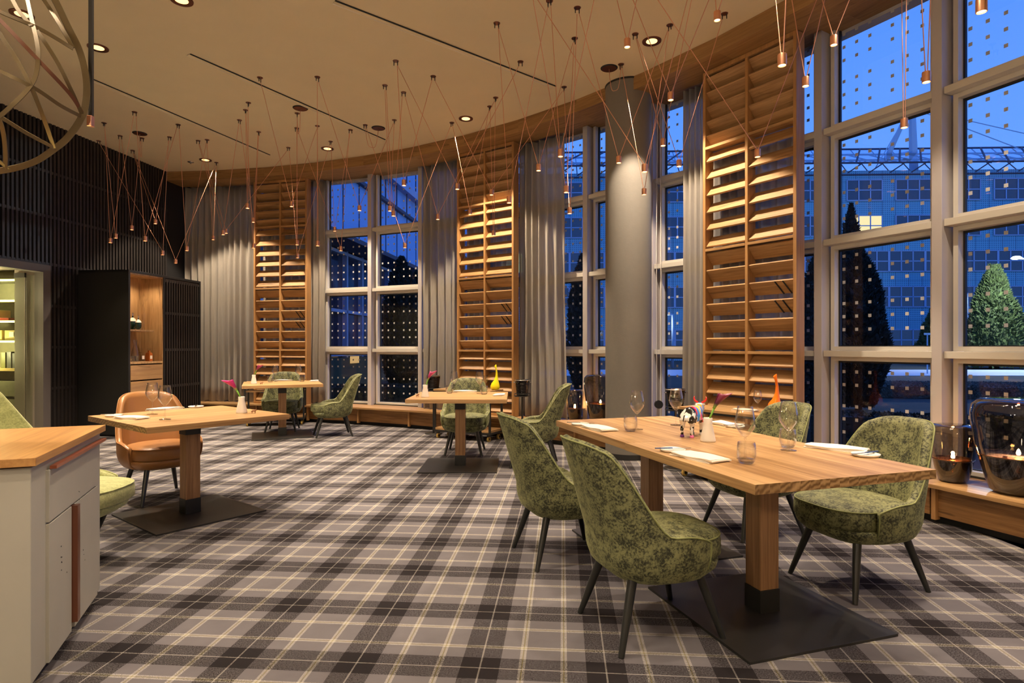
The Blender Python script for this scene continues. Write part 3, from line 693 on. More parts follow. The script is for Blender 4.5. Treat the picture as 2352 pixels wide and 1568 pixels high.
small('glass_carafe', [(0, 0), (.05, 0), (.058, .06), (.045, .15), (.022, .24), (.030, .32), (.027, .32), (.019, .24), (.042, .15), (.054, .06), (.048, .008), (0, .008)], M['wine_glass'], CB(-.43, -dp+.25, 1.05), 'tall clear carafe behind the decanters in the bar niche', 'carafe')
m = MB().tube([(0, 0, 0), (0, .01, .08), (.0, .035, .2), (.0, .02, .32), (0, -.02, .38)], [.02, .012, .014, .010, .003], 10).build('glass_feather', M['wine_glass'], smooth=True); m.location = CB(-.50, -dp+.18, 1.517); tag(m, 'curved clear glass feather ornament on the niche shelf', 'ornament')
lamp('niche_lamp', 'SPOT', CB(-.36, -dp+.08, zt-th-.03), 17, (1, .76, .50), .02, (0, 0, 0), 150, .6)

# ------------------------------------------------------------------ pale counter with oak top, bottom left
CN = Vector((-1.705, 2.126)); ca = math.atan2(.90, -.368); CL = .97
cnt = thing('service_counter', 'pale concrete-look service counter with oak top in the left foreground', 'counter', (CN.x, CN.y, 0), ca)
# local: x along the long front (away from viewer), y to the left/back
def CBx(x0, x1, y0, y1, z0, z1): return MB().box(((x0+x1)/2, (y0+y1)/2, (z0+z1)/2), (x1-x0, y1-y0, z1-z0))
Yd = 1.7
MB().hexa([(0, 0, .845), (CL, 0, .845), (CL, Yd, .845), (0, Yd, .845)], [(0, 0, .875), (CL, 0, .875), (CL, Yd, .875), (0, Yd, .875)]).build('counter_top', M['oak_counter'], cnt, bevel=.0015)
CBx(.02, CL-.02, .02, Yd, .06, .838).build('body', M['concrete'], cnt, bevel=.003)
CBx(.05, CL-.05, .06, Yd-.05, 0, .06).build('plinth', M['gasket'], cnt)
dw = CBx(.17, CL-.12, .008, .05, .60, .80).build('drawer', M['concrete'], cnt, bevel=.002)
CBx(.18, CL-.04, -.012, .01, .802, .814).build('pull_strip', plain('copper_lacquer_strip', (.42, .13, .06), .3, .5), dw)
dd = CBx(.17, .445, .008, .05, .065, .594).build('door', M['concrete'], cnt, bevel=.002)
CBx(.45, .485, -.012, .03, .10, .594).build('handle', plain('copper_lacquer_handle', (.22, .085, .05), .3, .6), dd)
CBx(.49, CL-.12, .008, .05, .065, .594).build('door', M['concrete'], cnt, bevel=.002)
rnd = random.Random(4); m = MB()
for i in range(26):
    cl = rnd.choice([(.03, .25, .4), (.08, .2, .7), (.3, .0, .4), (.62, 0, .35), (.55, 0, .6), (.35, 0, .3)])
    if cl[1] == 0: x = cl[0]+rnd.gauss(0, .012); z = cl[2]+rnd.gauss(0, .03); m.box((x, .0072, z), (rnd.uniform(.002, .006), .001, rnd.uniform(.002, .006)))
    else: y = cl[1]+rnd.gauss(0, .02); z = cl[2]+rnd.gauss(0, .03); m.box((.0195, y, z), (.001, rnd.uniform(.003, .008), rnd.uniform(.002, .006)))
m.build('surface_pits', M['gasket'], cnt)

# ================================================================== TABLES
def make_table(label, cx, cy, rot, w=1.0, d=1.0, base=(.80, .78), group=None):
    rt = thing('pedestal_table', label, 'table', (cx, cy, 0), rot, group)
    MB().box((0, 0, .73), (w, d, .04)).build('tabletop', M['oak_top'], rt, bevel=.0015)
    MB().box((0, 0, (.12+(.71 if group else .606))/2), (.105, .105, (.71 if group else .606)-.12)).build('column', M['oak_leg'], rt, bevel=.002)
    MB().box((0, 0, .066), (.112, .112, .108)).build('lower_sleeve', M['leg_black'], rt, bevel=.002)
    if not group: MB().box((0, 0, .658), (.112, .112, .104)).build('upper_sleeve', M['leg_black'], rt, bevel=.002)
    MB().box((0, 0, .006), (base[0], base[1], .012)).build('base_plate', M['dark_metal'], rt, bevel=.001)
    return rt
A2 = math.atan2(.303, .953)
u_ = Vector((.953, .303)); w_ = Vector((-.2974, .9547)); Bc = Vector((.8975, 2.252))
t4n = Bc+u_*.461+w_*.513; t4f = t4n+w_*1.031
make_table('near oak table in the right foreground, closest to the viewer', t4n.x, t4n.y, A2+PI/2, 1.026, .922, (.79, .78), group='two oak tables pushed together')
make_table('oak table pushed against the far edge of the near one', t4f.x, t4f.y, A2+PI/2, 1.026, .922, (.79, .78), group='two oak tables pushed together')
make_table('oak table on the left with the cognac leather chair', -2.48, 4.556, R(52), 1.0, 1.08, (.78, .80))
make_table('oak table in the centre of the room', -.59, 6.38, 0, 1.0, .99, (.80, .78))
make_table('smallest looking oak table at the back left', -3.34, 8.56, R(23), 1.03, 1.02, (.80, .78))

# ================================================================== CHAIRS
def superell(a, b, t, e=2.6):
    c, s = math.cos(t), math.sin(t)
    return (a*math.copysign(abs(c)**(2/e), c), b*math.copysign(abs(s)**(2/e), s))
def make_chair(label, fabric, piping, back=.865, name='upholstered_chair', splay=1.0, seat_mat=None, wide=1.0):
    rt = thing(name, label, 'chair')
    # ---- shell: wraps round the back (phi 0 = rear) and runs out into low arms; x forward, y left
    NP, NS = 56, 14; PH = 116
    def top(ph):
        a = abs(ph)
        hb, ha = back, .485
        if a < 44: return hb-.035*(a/44)**3
        if a < 86:
            t = (a-44)/42; t = t*t*(3-2*t); return (hb-.035)*(1-t)+ha*t
        return ha-.040*((a-86)/30)**2
    def plan(ph, z, off=0.0):
        # ellipse-like footprint, flaring as it rises, back leaning rearward
        k = min(1, max(0, (z-.272)/.15)); sh = .72+.28*math.sqrt(max(0, 1-(1-k)**2))
        a, b = (.270-off)*sh, (.290*wide-off)*sh
        t = R(ph); x, y = superell(a, b, t, 2.5)
        x = -x
        if abs(ph) > 90: x *= 1.05
        up = max(0, z-.44); lean = .30*up+.02*up*up
        wgt = max(0, math.cos(R(ph)))**.6 if abs(ph) < 90 else 0
        tp = 1-.12*min(1, up/.42)**2
        return Vector((x-lean*(.35+.65*wgt), y*tp, z))
    outer, inner = [], []
    for j in range(NS+1):
        s = j/NS; ro, ri = [], []
        for i in range(NP+1):
            ph = -PH+2*PH*i/NP; zt = top(ph); z = .272+(zt-.272)*s
            ro.append(plan(ph, z)); zi = .34+(zt-.34)*s; th = .062 if abs(ph) < 60 else .055
            ri.append(plan(ph, zi, th*(1-.25*s)))
        outer.append(ro); inner.append(ri)
    m = MB(); rim = []
    for i in range(NP+1):
        o_, n_ = outer[-1][i], inner[-1][i]; rim.append((o_+n_)/2+Vector((0, 0, .012)))
    rows = outer+[rim]+inner[::-1]
    m.grid(rows)
    nr = len(rows); n1 = NP+1     # close the arm ends
    for e in (0, NP):
        c = sum((Vector(rows[k][e]) for k in range(nr)), Vector())/nr; ci = len(m.v)
        m.v.append(tuple(c))
        for k in range(nr-1): m.f.append((k*n1+e, (k+1)*n1+e, ci))
    m.build('shell', fabric, rt, smooth=True)
    pp = [Vector(outer[-1][i])+Vector((0, 0, .004)) for i in range(NP+1)]
    for e, s in ((NP, 1), (0, -1)):
        tail = [Vector(outer[j][e]) for j in (NS-1, NS-3, NS-6, NS-9)]
        if e == NP: pp = pp+tail
        else: pp = tail[::-1]+pp
    MB().tube(pp, .0042, 6).build('piping', piping, rt, smooth=True)
    # ---- upholstered seat pan and loose-looking seat cushion
    def slab(prof, ax0, ax1, b, e=3.0, ns=44):
        rows = []
        for z, k in prof:
            r = []
            for i in range(ns):
                t = 2*PI*i/ns; x, y = superell(1, 1, t, e); x = (ax1 if x > 0 else ax0)*x*k
                y *= b*k*(1 if x > 0 else 1-.22*(x/ax0)**2 if ax0 else 1); r.append(Vector((x, y, z)))
            rows.append(r)
        return rows
    pan = slab([(.258, .02), (.260, .5), (.268, .72), (.285, .86), (.315, .97), (.345, 1.0), (.352, .96), (.352, .02)], .20, .275, .262*wide)
    MB().grid(pan, True).build('seat_pan', fabric, rt, smooth=True)
    cu = slab([(.350, .02), (.352, .95), (.365, 1.0), (.424, 1.0), (.446, .975), (.457, .90), (.465, .72), (.471, .4), (.473, .02)], .215, .300, .245*wide)
    MB().grid(cu, True).build('seat_cushion', seat_mat or fabric, rt, smooth=True)
    sp_ = [Vector(q) for q in slab([(.445, .985)], .215, .300, .245*wide)[0] if q.x > -.1]
    sp_ = sorted(sp_, key=lambda q: math.atan2(q.y, q.x)); MB().tube(sp_, .004, 6).build('cushion_piping', piping, rt, smooth=True)
    for sx, sy in ((1, 1), (1, -1), (-1, 1), (-1, -1)):
        p0 = Vector((.16*sx-.0, .15*sy, .285)); p1 = Vector(((.16+.085*splay)*sx if splay > .5 else .05*sx, .215*sy, 0))
        MB().tube([p0, (p0+p1)/2, p1], [.021, .018, .0125], 12).build('leg', M['leg_black'], rt, smooth='auto')
    return rt
gd = 'green crushed velvet chair, '
c0 = make_chair(gd+'nearest the viewer with its back turned', M['velvet'], M['velvet_pipe'])
f1 = math.atan2(.29, .957)
def place(o, x, y, f): o.location = (x, y, 0); o.rotation_euler = (0, 0, f)
place(c0, .602, 2.72, f1)
G4 = 'green velvet chairs round the two joined tables'
c0['group'] = G4
dup(c0, (.285, 3.655, 0), f1+.02, gd+'second from the viewer on the left side of the joined tables', G4)
dup(c0, (1.835, 3.225, 0), f1+PI+.02, gd+'on the window side of the near table, facing left', G4)
dup(c0, (1.64, 4.15, 0), f1+PI, gd+'on the window side of the farther joined table, partly hidden', G4)
dup(c0, (-.607, 7.17, 0), R(-91), gd+'facing the viewer behind the centre table', 'green velvet chairs at the rear tables')
dup(c0, (.195, 6.44, 0), R(176.5), gd+'seen from the side at the right of the centre table', 'green velvet chairs at the rear tables')
dup(c0, (-3.525, 9.04, 0), R(-76), gd+'facing the viewer behind the back left table', 'green velvet chairs at the rear tables')
dup(c0, (-2.617, 8.56, 0), R(203), gd+'seen from the side at the right of the back left table', 'green velvet chairs at the rear tables')
lc = make_chair('cognac leather chair behind the left table', M['leather'], M['leather_pipe'], name='leather_chair', wide=1.05)
place(lc, -3.0, 5.05, math.atan2(-.65, .76))
yc = make_chair('tall-backed yellow-green tweed chair half hidden by the pale counter', M['tweed'], M['tweed'], back=1.08, name='high_back_chair', wide=1.1, splay=.2)
place(yc, -2.74, 3.50, R(3)); yc.scale = (1.45, 1.05, 1)

# cushions on a low dark settee behind the counter
st = thing('low_settee', 'low dark settee behind the counter carrying two tartan cushions', 'settee', (-4.35, 4.85, 0), R(95))
MB().box((0, 0, .18), (1.1, .55, .16)).build('seat', M['leg_black'], st, bevel=.02)
MB().box((0, .33, .32), (1.1, .10, .44)).build('backrest', M['leg_black'], st, bevel=.02)
for x in (-.48, .48):
    for y in (-.2, .2): MB().box((x, y, .05), (.05, .05, .10)).build('leg', M['leg_black'], st)
def cushion_mat():
    m = mat('grey_tartan_cushion'); b = bsdf(m); t = N(m, 'ShaderNodeTexCoord'); s = N(m, 'ShaderNodeSeparateXYZ'); L(m, t.outputs['Object'], s.inputs[0])
    def ln(x, p, w): return math_(m, 'LESS_THAN', math_(m, 'FRACT', math_(m, 'MULTIPLY', x, 1/p)), w)
    a = mixc(m, math_(m, 'MULTIPLY', math_(m, 'ADD', ln(s.outputs[0], .12, .45), ln(s.outputs[2], .12, .45)), .5), (.22, .20, .17), (.05, .045, .04))
    a = mixc(m, math_(m, 'MAXIMUM', ln(s.outputs[0], .06, .06), ln(s.outputs[2], .06, .06)), a, (.5, .38, .28)); L(m, a, b.inputs['Base Color']); b.inputs['Roughness'].default_value = .9; return m
M['cush'] = cushion_mat()
def cushion(loc, rot, label, sz=.42):
    rows = []; n = 16
    for side in (1, -1):
        pass
    m = MB(); g = []
    for i in range(n+1):
        r = []
        for j in range(n+1):
            x, z = (i/n-.5), (j/n-.5); e = max(0, (1-(2*abs(x))**2.2))*max(0, (1-(2*abs(z))**2.2)); pin = 1-.10*(1-abs(2*abs(x)-1))*0
            cx_ = 1-.12*(1-(2*z)**2)*(abs(2*x)**4); cz_ = 1-.12*(1-(2*x)**2)*(abs(2*z)**4)
            r.append((x*sz*cx_, .075*e**.5, z*sz*cz_))
        g.append(r)
    m.grid(g); m.grid([[(x, -y, z) for x, y, z in r] for r in g])
    o = m.build('cushion', M['cush'], smooth=True); o.location = loc; o.rotation_euler = rot; return tag(o, label, 'cushion', 'tartan cushions behind the counter')
cushion((-4.06, 4.72, .56), (R(-10), R(45), R(8)), 'rear tartan cushion standing on its corner, the taller of the pair', .36)
cushion((-3.98, 4.55, .53), (R(-14), R(45), R(-12)), 'front tartan cushion standing on its corner, lower of the pair', .34)

# ================================================================== SERVING TROLLEYS
def trolley(label, x, y, rot, w=.86, d=.42, h=.68):
    rt = thing('serving_trolley', label, 'trolley', (x, y, 0), rot, 'oak and steel serving trolleys')
    MB().box((0, 0, h-.012), (w, d, .024)).build('top_shelf', M['oak_top'], rt, bevel=.002)
    MB().box((0, 0, h-.15), (w-.04, d-.04, .018)).build('middle_shelf', M['oak_top'], rt, bevel=.002)
    MB().box((0, 0, .135), (w-.02, d-.02, .03)).build('lower_shelf', M['oak_top'], rt, bevel=.002)
    for sx in (-1, 1):
        for sy in (-1, 1):
            MB().box((sx*(w/2-.018), sy*(d/2-.018), (h-.024+.09)/2), (.025, .025, h-.024-.09)).build('frame_post', M['dark_metal'], rt)
            c = Vector((sx*(w/2-.05), sy*(d/2-.05), .034))
            cs = MB().tube([c+Vector((-.012, 0, 0)), c+Vector((.012, 0, 0))], .034, 20).build('caster', M['wheel'], rt, smooth='auto')
            MB().tube([c+Vector((-.016, 0, 0)), c+Vector((.016, 0, 0))], .016, 12).build('hub', M['gasket'], cs)
            MB().box((c.x, c.y, .085), (.036, .04, .03)).build('fork', M['dark_metal'], cs)
    for sy in (-1, 1):
        for z, t in ((.105, .025), (h-.034, .02)): MB().box((0, sy*(d/2-.018), z), (w-.06, .02, t)).build('frame_rail', M['dark_metal'], rt)
    for sx in (-1, 1):
        for z, t in ((.105, .025), (h-.034, .02)): MB().box((sx*(w/2-.018), 0, z), (.02, d-.06, t)).build('frame_rail', M['dark_metal'], rt)
    return rt
trolley('oak serving trolley behind the centre table with the yellow decanter', -.66, 8.28, R(-26), .90, .38)
trolley('oak serving trolley behind the back left table', -3.92, 9.78, R(15), .92, .38, .70)
trolley('oak serving trolley between the joined tables and the nearest louvre screen', 2.00, 5.60, R(-56.5), .95, .36)

def bucket_stand(label, lb2, x, y, h):
    rt = thing('bucket_stand', label, 'stand', (x, y, 0), 0, 'dark steel wine cooler stands')
    MB().lathe([(.125, 0), (.125, .008), (.12, .012)], 36).build('foot', M['dark_metal'], rt, smooth='auto')
    MB().tube([(0, 0, .012), (0, 0, h-.012)], .013, 12).build('pole', M['dark_metal'], rt, smooth='auto')
    m = MB().lathe([(.0, -.012), (.105, -.012), (.11, -.006), (.11, 0), (.0, 0)], 32, (0, 0, h))
    m.tube([(.105*math.cos(2*PI*i/24), .105*math.sin(2*PI*i/24), h+.025) for i in range(24)], .004, 6, closed=True)
    for i in range(6): m.tube([(.105*math.cos(2*PI*i/6), .105*math.sin(2*PI*i/6), h), (.105*math.cos(2*PI*i/6), .105*math.sin(2*PI*i/6), h+.025)], .003, 6)
    m.build('tray', M['dark_metal'], rt, smooth='auto')
    b = thing('wine_cooler', lb2, 'ice bucket', (x, y, h+.001), 0, 'black chrome wine coolers')
    pr = [(0, 0), (.072, 0), (.074, .005)]
    for k in range(6): z = .03+k*.022; r = .074+.025*z/.2; pr += [(r, z), (r+.003, z+.008), (r+.003, z+.012), (r, z+.018)]
    pr += [(.096, .19), (.102, .20), (.102, .205), (.095, .203), (.070, .012), (0, .010)]
    MB().lathe(pr, 36).build('bowl', M['bucket'], b, smooth=True)
    MB().lathe([(.100, .198), (.106, .200), (.106, .207), (.100, .208)], 36, cap=False).build('rim', M['steel'], b, smooth=True)
    for s in (-1, 1): MB().tube([(s*.095, -.02, .17), (s*.112, -.012, .172), (s*.112, .012, .172), (s*.095, .02, .17)], .006, 8).build('handle', M['steel'], b, smooth=True)
    return rt
bucket_stand('wine cooler stand left of the central serving trolley', 'black ribbed wine cooler left of the central trolley', -1.20, 8.72, .640)
bucket_stand('wine cooler stand right of the middle louvre screen', 'black ribbed wine cooler right of the middle louvre screen', .085, 7.95, .62)
bucket_stand('wine cooler stand right of the round column', 'black ribbed wine cooler right of the round column', 1.66, 6.22, .62)

# ================================================================== TABLEWARE
wg = [(0, 0), (.038, 0), (.037, .003), (.010, .006), (.0042, .012), (.0038, .085), (.006, .100), (.020, .112), (.040, .140), (.0465, .160), (.044, .185), (.0365, .225), (.0335, .243),
      (.0325, .243), (.0355, .225), (.043, .185), (.0452, .160), (.038, .141), (.018, .115), (0, .108)]
wine0 = None
def wine(x, y, z, label, s=1.0):
    global wine0
    if wine0 is None:
        wine0 = thing('wine_glass', label, 'wine glass', (x, y, z), 0, 'clear wine glasses laid on the tables')
        MB().lathe([(0, .0965), (.0058, .0985)]+wg[7:], 40).build('bowl', M['wine_glass'], wine0, smooth=True)
        MB().lathe(wg[:6]+[(.0055, .0965), (0, .0965)], 28).build('stem_and_foot', M['wine_glass'], wine0, smooth=True)
        o = wine0
    else: o = dup(wine0, (x, y, z), random.uniform(0, 6), label)
    o.scale = (s,)*3; 
    return o
tu = [(0, 0), (.026, 0), (.036, .012), (.042, .040), (.041, .065), (.037, .095), (.0358, .095), (.0395, .064), (.0402, .040), (.033, .016), (0, .012)]
tum0 = None
def tumbler(x, y, z, label):
    global tum0
    if tum0 is None:
        tum0 = thing('water_tumbler', label, 'tumbler', (x, y, z), 0, 'round clear water tumblers on the tables'); MB().lathe([(.030, .010)]+tu[2:-1]+[(.030, .013)], 32, cap=False).build('glass_wall', M['wine_glass'], tum0, smooth=True)
        MB().lathe([(0, 0), (.026, 0), (.0345, .011), (.031, .0125), (0, .012)], 32).build('thick_base', M['solid_glass'], tum0, smooth=True); return tum0
    return dup(tum0, (x, y, z), 0, label)
def napkin(x, y, z, rz, label, w=.105, l=.235):
    m = MB(); rows = []
    for k, (dz, o_) in enumerate(((0, 0), (.006, .010), (.011, .002))):
        g = []
        for i in range(9):
            r = []
            for j in range(5):
                px = (i/8-.5)*l+o_+.004*math.sin(j*1.3+k); py = (j/4-.5)*w+.003*math.sin(i*.9+k)+o_*.3
                r.append((px, py, dz+.0045+.0025*math.sin(i*.8+j*.7+k)))
            g.append(r)
        m.grid(g); m.grid([[(a, b, c-.005) for a, b, c in r] for r in g])
        for side in range(2):
            rr = g[0] if side == 0 else g[-1]; m.grid([rr, [(a, b, c-.005) for a, b, c in rr]])
            rr = [r[0] for r in g] if side == 0 else [r[-1] for r in g]; m.grid([rr, [(a, b, c-.005) for a, b, c in rr]])
    o = m.build('linen_napkin', M['linen'], smooth='auto'); o.location = (x, y, z+.0005); o.rotation_euler = (0, 0, rz); return tag(o, label, 'napkin', 'folded white napkins')
plt = [(0, 0), (.050, 0), (.056, .004), (.060, .012), (.058, .013), (.052, .007), (0, .006)]
def plate(x, y, z, label, kr=None, klabel=None, r=1.0, kmat=None):
    o = MB().lathe([(a*r, b) for a, b in plt], 40).build('bread_plate', M['white_china'], smooth=True); o.location = (x, y, z+.0005); tag(o, label, 'plate', 'small white bread plates')
    if kr is not None:
        k = thing('butter_knife', klabel, 'knife', (x, y, z+.0145), kr, 'butter knives across the bread plates')
        MB().hexa([(-.002, -.006, 0), (.09, -.009, 0), (.095, .002, 0), (-.002, .005, 0)], [(-.002, -.006, .0015), (.09, -.009, .0015), (.095, .002, .0015), (-.002, .005, .0015)]).build('blade', M['steel'], k)
        MB().box((-.045, 0, .002), (.09, .011, .005)).build('handle', kmat or M['steel'], k, bevel=.002)
    return o
def vase(x, y, z, label, rz, lean, c1, c2, flabel, h=.128, open_=1.0):
    v = MB().lathe([(0, 0), (.039, 0), (.041, .004), (.0405, .012), (.027, .078), (.023, .095), (.024, h-.002), (.0225, h), (.019, h-.002), (.019, .09), (0, .02)], 40).build('bud_vase', M['white_china'], smooth=True)
    v.location = (x, y, z); tag(v, label, 'vase', 'white porcelain bud vases')
    f = thing('calla_lily', flabel, 'flower', (x, y, z), rz, 'single calla lilies')
    d = Vector((math.sin(lean), 0, math.cos(lean))); b = Vector((0, 0, .04)); p1 = Vector((.012, 0, h)); p2 = p1+d*.055
    MB().tube([b, p1, p2], [.0045, .005, .0065], 8).build('stem', M['stem'], f, smooth=True)
    # spathe: rolled funnel, opening at its tip, green base to purple
    sd = Vector((0, 1, 0)); up = d.cross(sd); rows = []; nn = 18
    for j in range(10):
        t = j/9; c = p2+d*(.085*t)+Vector((.02*t*t, 0, -.004*t)); r = .0065+.019*t**1.6*open_
        row = []
        for i in range(nn+1):
            a = -PI*.92+2*PI*.92*i/nn; tipk = max(0, math.cos(a))*t**3
            rr = r*(1+.25*t*math.sin(a*3)*.3)
            q = c+sd*math.sin(a)*rr-up*math.cos(a)*rr+d*(.030*tipk)-up*(.018*tipk)-up*(max(0, -math.cos(a)))*0
            row.append(q)
        rows.append(row)
    mm = mat('calla_'+str(round(c1[0], 2))); bb = bsdf(mm); tcx = N(mm, 'ShaderNodeUVMap'); sx = N(mm, 'ShaderNodeSeparateXYZ'); L(mm, tcx.outputs[0], sx.inputs[0])
    rp = N(mm, 'ShaderNodeValToRGB'); rp.color_ramp.elements[0].color = (.18, .33, .04, 1); rp.color_ramp.elements[0].position = .05; rp.color_ramp.elements[1].color = tuple(c1)+(1,); rp.color_ramp.elements[1].position = .35
    e = rp.color_ramp.elements.new(1.0); e.color = tuple(c2)+(1,); L(mm, sx.outputs[0], rp.inputs[0]); L(mm, rp.outputs[0], bb.inputs['Base Color']); bb.inputs['Roughness'].default_value = .45
    g = MB().grid(rows); g.uv = [(j/9, i/nn) for j in range(10) for i in range(nn+1)]
    o = g.build('spathe', mm, f, smooth=True); md = o.modifiers.new('t', 'SOLIDIFY'); md.thickness = .0012
    MB().tube([p2+d*.02, p2+d*.075], [.003, .002], 8).build('spadix', plain('spadix_yellow', (.6, .4, .05)), f, smooth=True)
    return v
# left table
T = lambda u, v, z=.75: at(u, v, z)
x, y = T(350, 951); wine(x, y, .75, 'left wine glass of the pair on the left table')
x, y = T(379, 963); wine(x, y, .75, 'right wine glass of the pair on the left table')
x, y = T(300, 961); napkin(x, y, .75, R(-22), 'white napkin at the near left corner of the left table')
x, y = T(378, 940.5); napkin(x, y, .75, R(48), 'white napkin on the left table in front of the leather chair', .09, .25)
x, y = T(262, 956); plate(x, y, .75, 'white bread plate with knife behind the nearest napkin of the left table', R(10), 'silver butter knife on the plate at the left end of the left table')
x, y = T(450, 935.5); plate(x, y, .75, 'small white plate before the leather chair, beside the long napkin', R(115), 'silver butter knife leaning off the plate before the leather chair')
PUR = ((.30, .01, .10), (.62, .03, .22)); DPU = ((.07, .006, .03), (.25, .02, .07))
x, y = T(555, 948); vase(x, y, .75, 'white bud vase on the left table', PI+.15, .45, *PUR, 'bright magenta calla leaning left in the left table vase', open_=1.2)
# centre table
x, y = T(976.5, 912); vase(x, y, .75, 'white bud vase on the centre table', .1, .30, (.35, .01, .13), (.70, .10, .30), 'pink calla leaning right in the centre table vase')
x, y = T(1043, 901); wine(x, y, .75, 'left wine glass on the centre table')
x, y = T(1101.6, 903); wine(x, y, .75, 'right wine glass on the centre table')
x, y = T(1032.6, 903); tumbler(x, y, .75, 'left water tumbler on the centre table')
x, y = T(1112, 905.5); tumbler(x, y, .75, 'right water tumbler on the centre table')
x, y = T(1067, 899.5); napkin(x, y, .75, R(0), 'long white napkin at the far edge of the centre table', .09, .26)
x, y = T(1147, 908); napkin(x, y, .75, R(80), 'white napkin at the right edge of the centre table', .10, .20)
# back left table
x, y = T(583, 881.5); vase(x, y, .75, 'white bud vase on the back left table', -.1, .40, (.20, .01, .07), (.40, .03, .16), 'dark red calla leaning right in the back left table vase')
x, y = T(632, 876); wine(x, y, .75, 'left wine glass on the back left table')
x, y = T(685, 875); wine(x, y, .75, 'right wine glass on the back left table')
x, y = T(621, 877.5); tumbler(x, y, .75, 'left water tumbler on the back left table')
x, y = T(694, 876); tumbler(x, y, .75, 'right water tumbler on the back left table')
x, y = T(650, 874); napkin(x, y, .75, R(20), 'long white napkin at the far side of the back left table', .09, .26)
x, y = T(722, 875.5); napkin(x, y, .75, R(100), 'white napkin at the right edge of the back left table', .10, .20)
# joined tables
x, y = T(1333, 976); plate(x, y, .75, 'white bread plate at the far left corner of the joined tables', R(-15), 'butter knife on the far left corner plate of the joined tables')
x, y = T(1374, 985); napkin(x, y, .75, R(-68)+PI/2*0, 'white napkin at the left edge of the farther joined table', .12, .25)
x, y = T(1448, 990); tumbler(x, y, .75, 'water tumbler left of the painted cow')
x, y = T(1463, 986); wine(x, y, .75, 'wine glass behind the tumbler left of the painted cow')
x, y = T(1553, 976); wine(x, y, .75, 'wine glass right behind the painted cow')
x, y = T(1626, 1013.5); vase(x, y, .75, 'white bud vase beside the painted cow', .12, .42, *DPU, 'dark purple calla leaning right beside the painted cow', h=.130)
x, y = T(1545, 1036); plate(x, y, .75, 'white bread plate beside the nearest napkin', R(5), 'dark-handled butter knife on the plate nearest the viewer', 1.05, M['blue_knife'])
x, y = T(1604, 1052); napkin(x, y, .75, R(-62), 'nearest white napkin at the left edge of the near table', .125, .25)
x, y = T(1714.5, 1064); tumbler(x, y, .75, 'nearest water tumbler, in the middle of the near table')
x, y = T(1711.5, 1053); wine(x, y, .75, 'nearest wine glass, in the middle of the near table')
x, y = T(1668, 976); napkin(x, y, .75, R(110), 'white napkin behind the bud vase at the window side', .11, .23)
x, y = T(1688, 981); plate(x, y, .75, 'white bread plate behind the nearest wine glass, window side', R(20), 'butter knife on the window side plate of the farther table')
x, y = T(1809.3, 1027); tumbler(x, y, .75, 'water tumbler before the partly hidden green chair')
x, y = T(1811, 1034); wine(x, y, .75, 'wine glass before the partly hidden green chair')
x, y = T(1918, 1031); napkin(x, y, .75, R(-42), 'white napkin in front of the right-hand green chair', .115, .27)
x, y = T(1988, 1047); plate(x, y, .75, 'white bread plate in front of the right-hand green chair', R(205), 'blue-handled butter knife beside the right-hand green chair', 1.05, M['blue_knife'])
# trolley tops
def decanter(x, y, z, label, mt, s=1.0, rz=0):
    pts = [(0, 0, 0)]; m = MB(); rings = []
    prof = [(.0, .0, 0), (.045, .0, .002), (.062, .0, .02), (.064, .0, .05), (.052, .004, .09), (.030, .014, .13), (.017, .022, .18), (.012, .022, .24), (.011, .014, .29), (.015, .004, .335), (.013, .004, .336), (.0, .006, .30)]
    rows = []
    for r, dx, z_ in prof: rows.append([Vector((dx+r*math.cos(2*PI*i/28), r*math.sin(2*PI*i/28), z_+(.012*math.cos(2*PI*i/28) if z_ > .32 else 0))) for i in range(28)])
    o = MB().grid(rows, True).build('glass_decanter', mt, smooth=True); o.location = (x, y, z); o.rotation_euler = (0, 0, rz); o.scale = (s,)*3
    return tag(o, label, 'decanter', 'coloured glass decanters on the trolleys')
decanter(-.285, 8.17, .68, 'yellow glass decanter with a bent neck on the central trolley', M['yellow_glass'], 1.0, 0)
decanter(2.29, 5.30, .68, 'orange glass decanter on the right-hand trolley', M['orange_glass'], 1.0, 0)
wine(-.42, 8.22, .68, 'small wine glass beside the yellow decanter', .8)
tumbler(-.50, 8.30, .68, 'small tumbler on the central trolley next to the yellow decanter')
wine(2.165, 5.36, .68, 'small wine glass beside the orange decanter', .82)
napkin(2.10, 5.50, .68, R(-50), 'white napkin on the trolley beside the orange decanter', .11, .20)

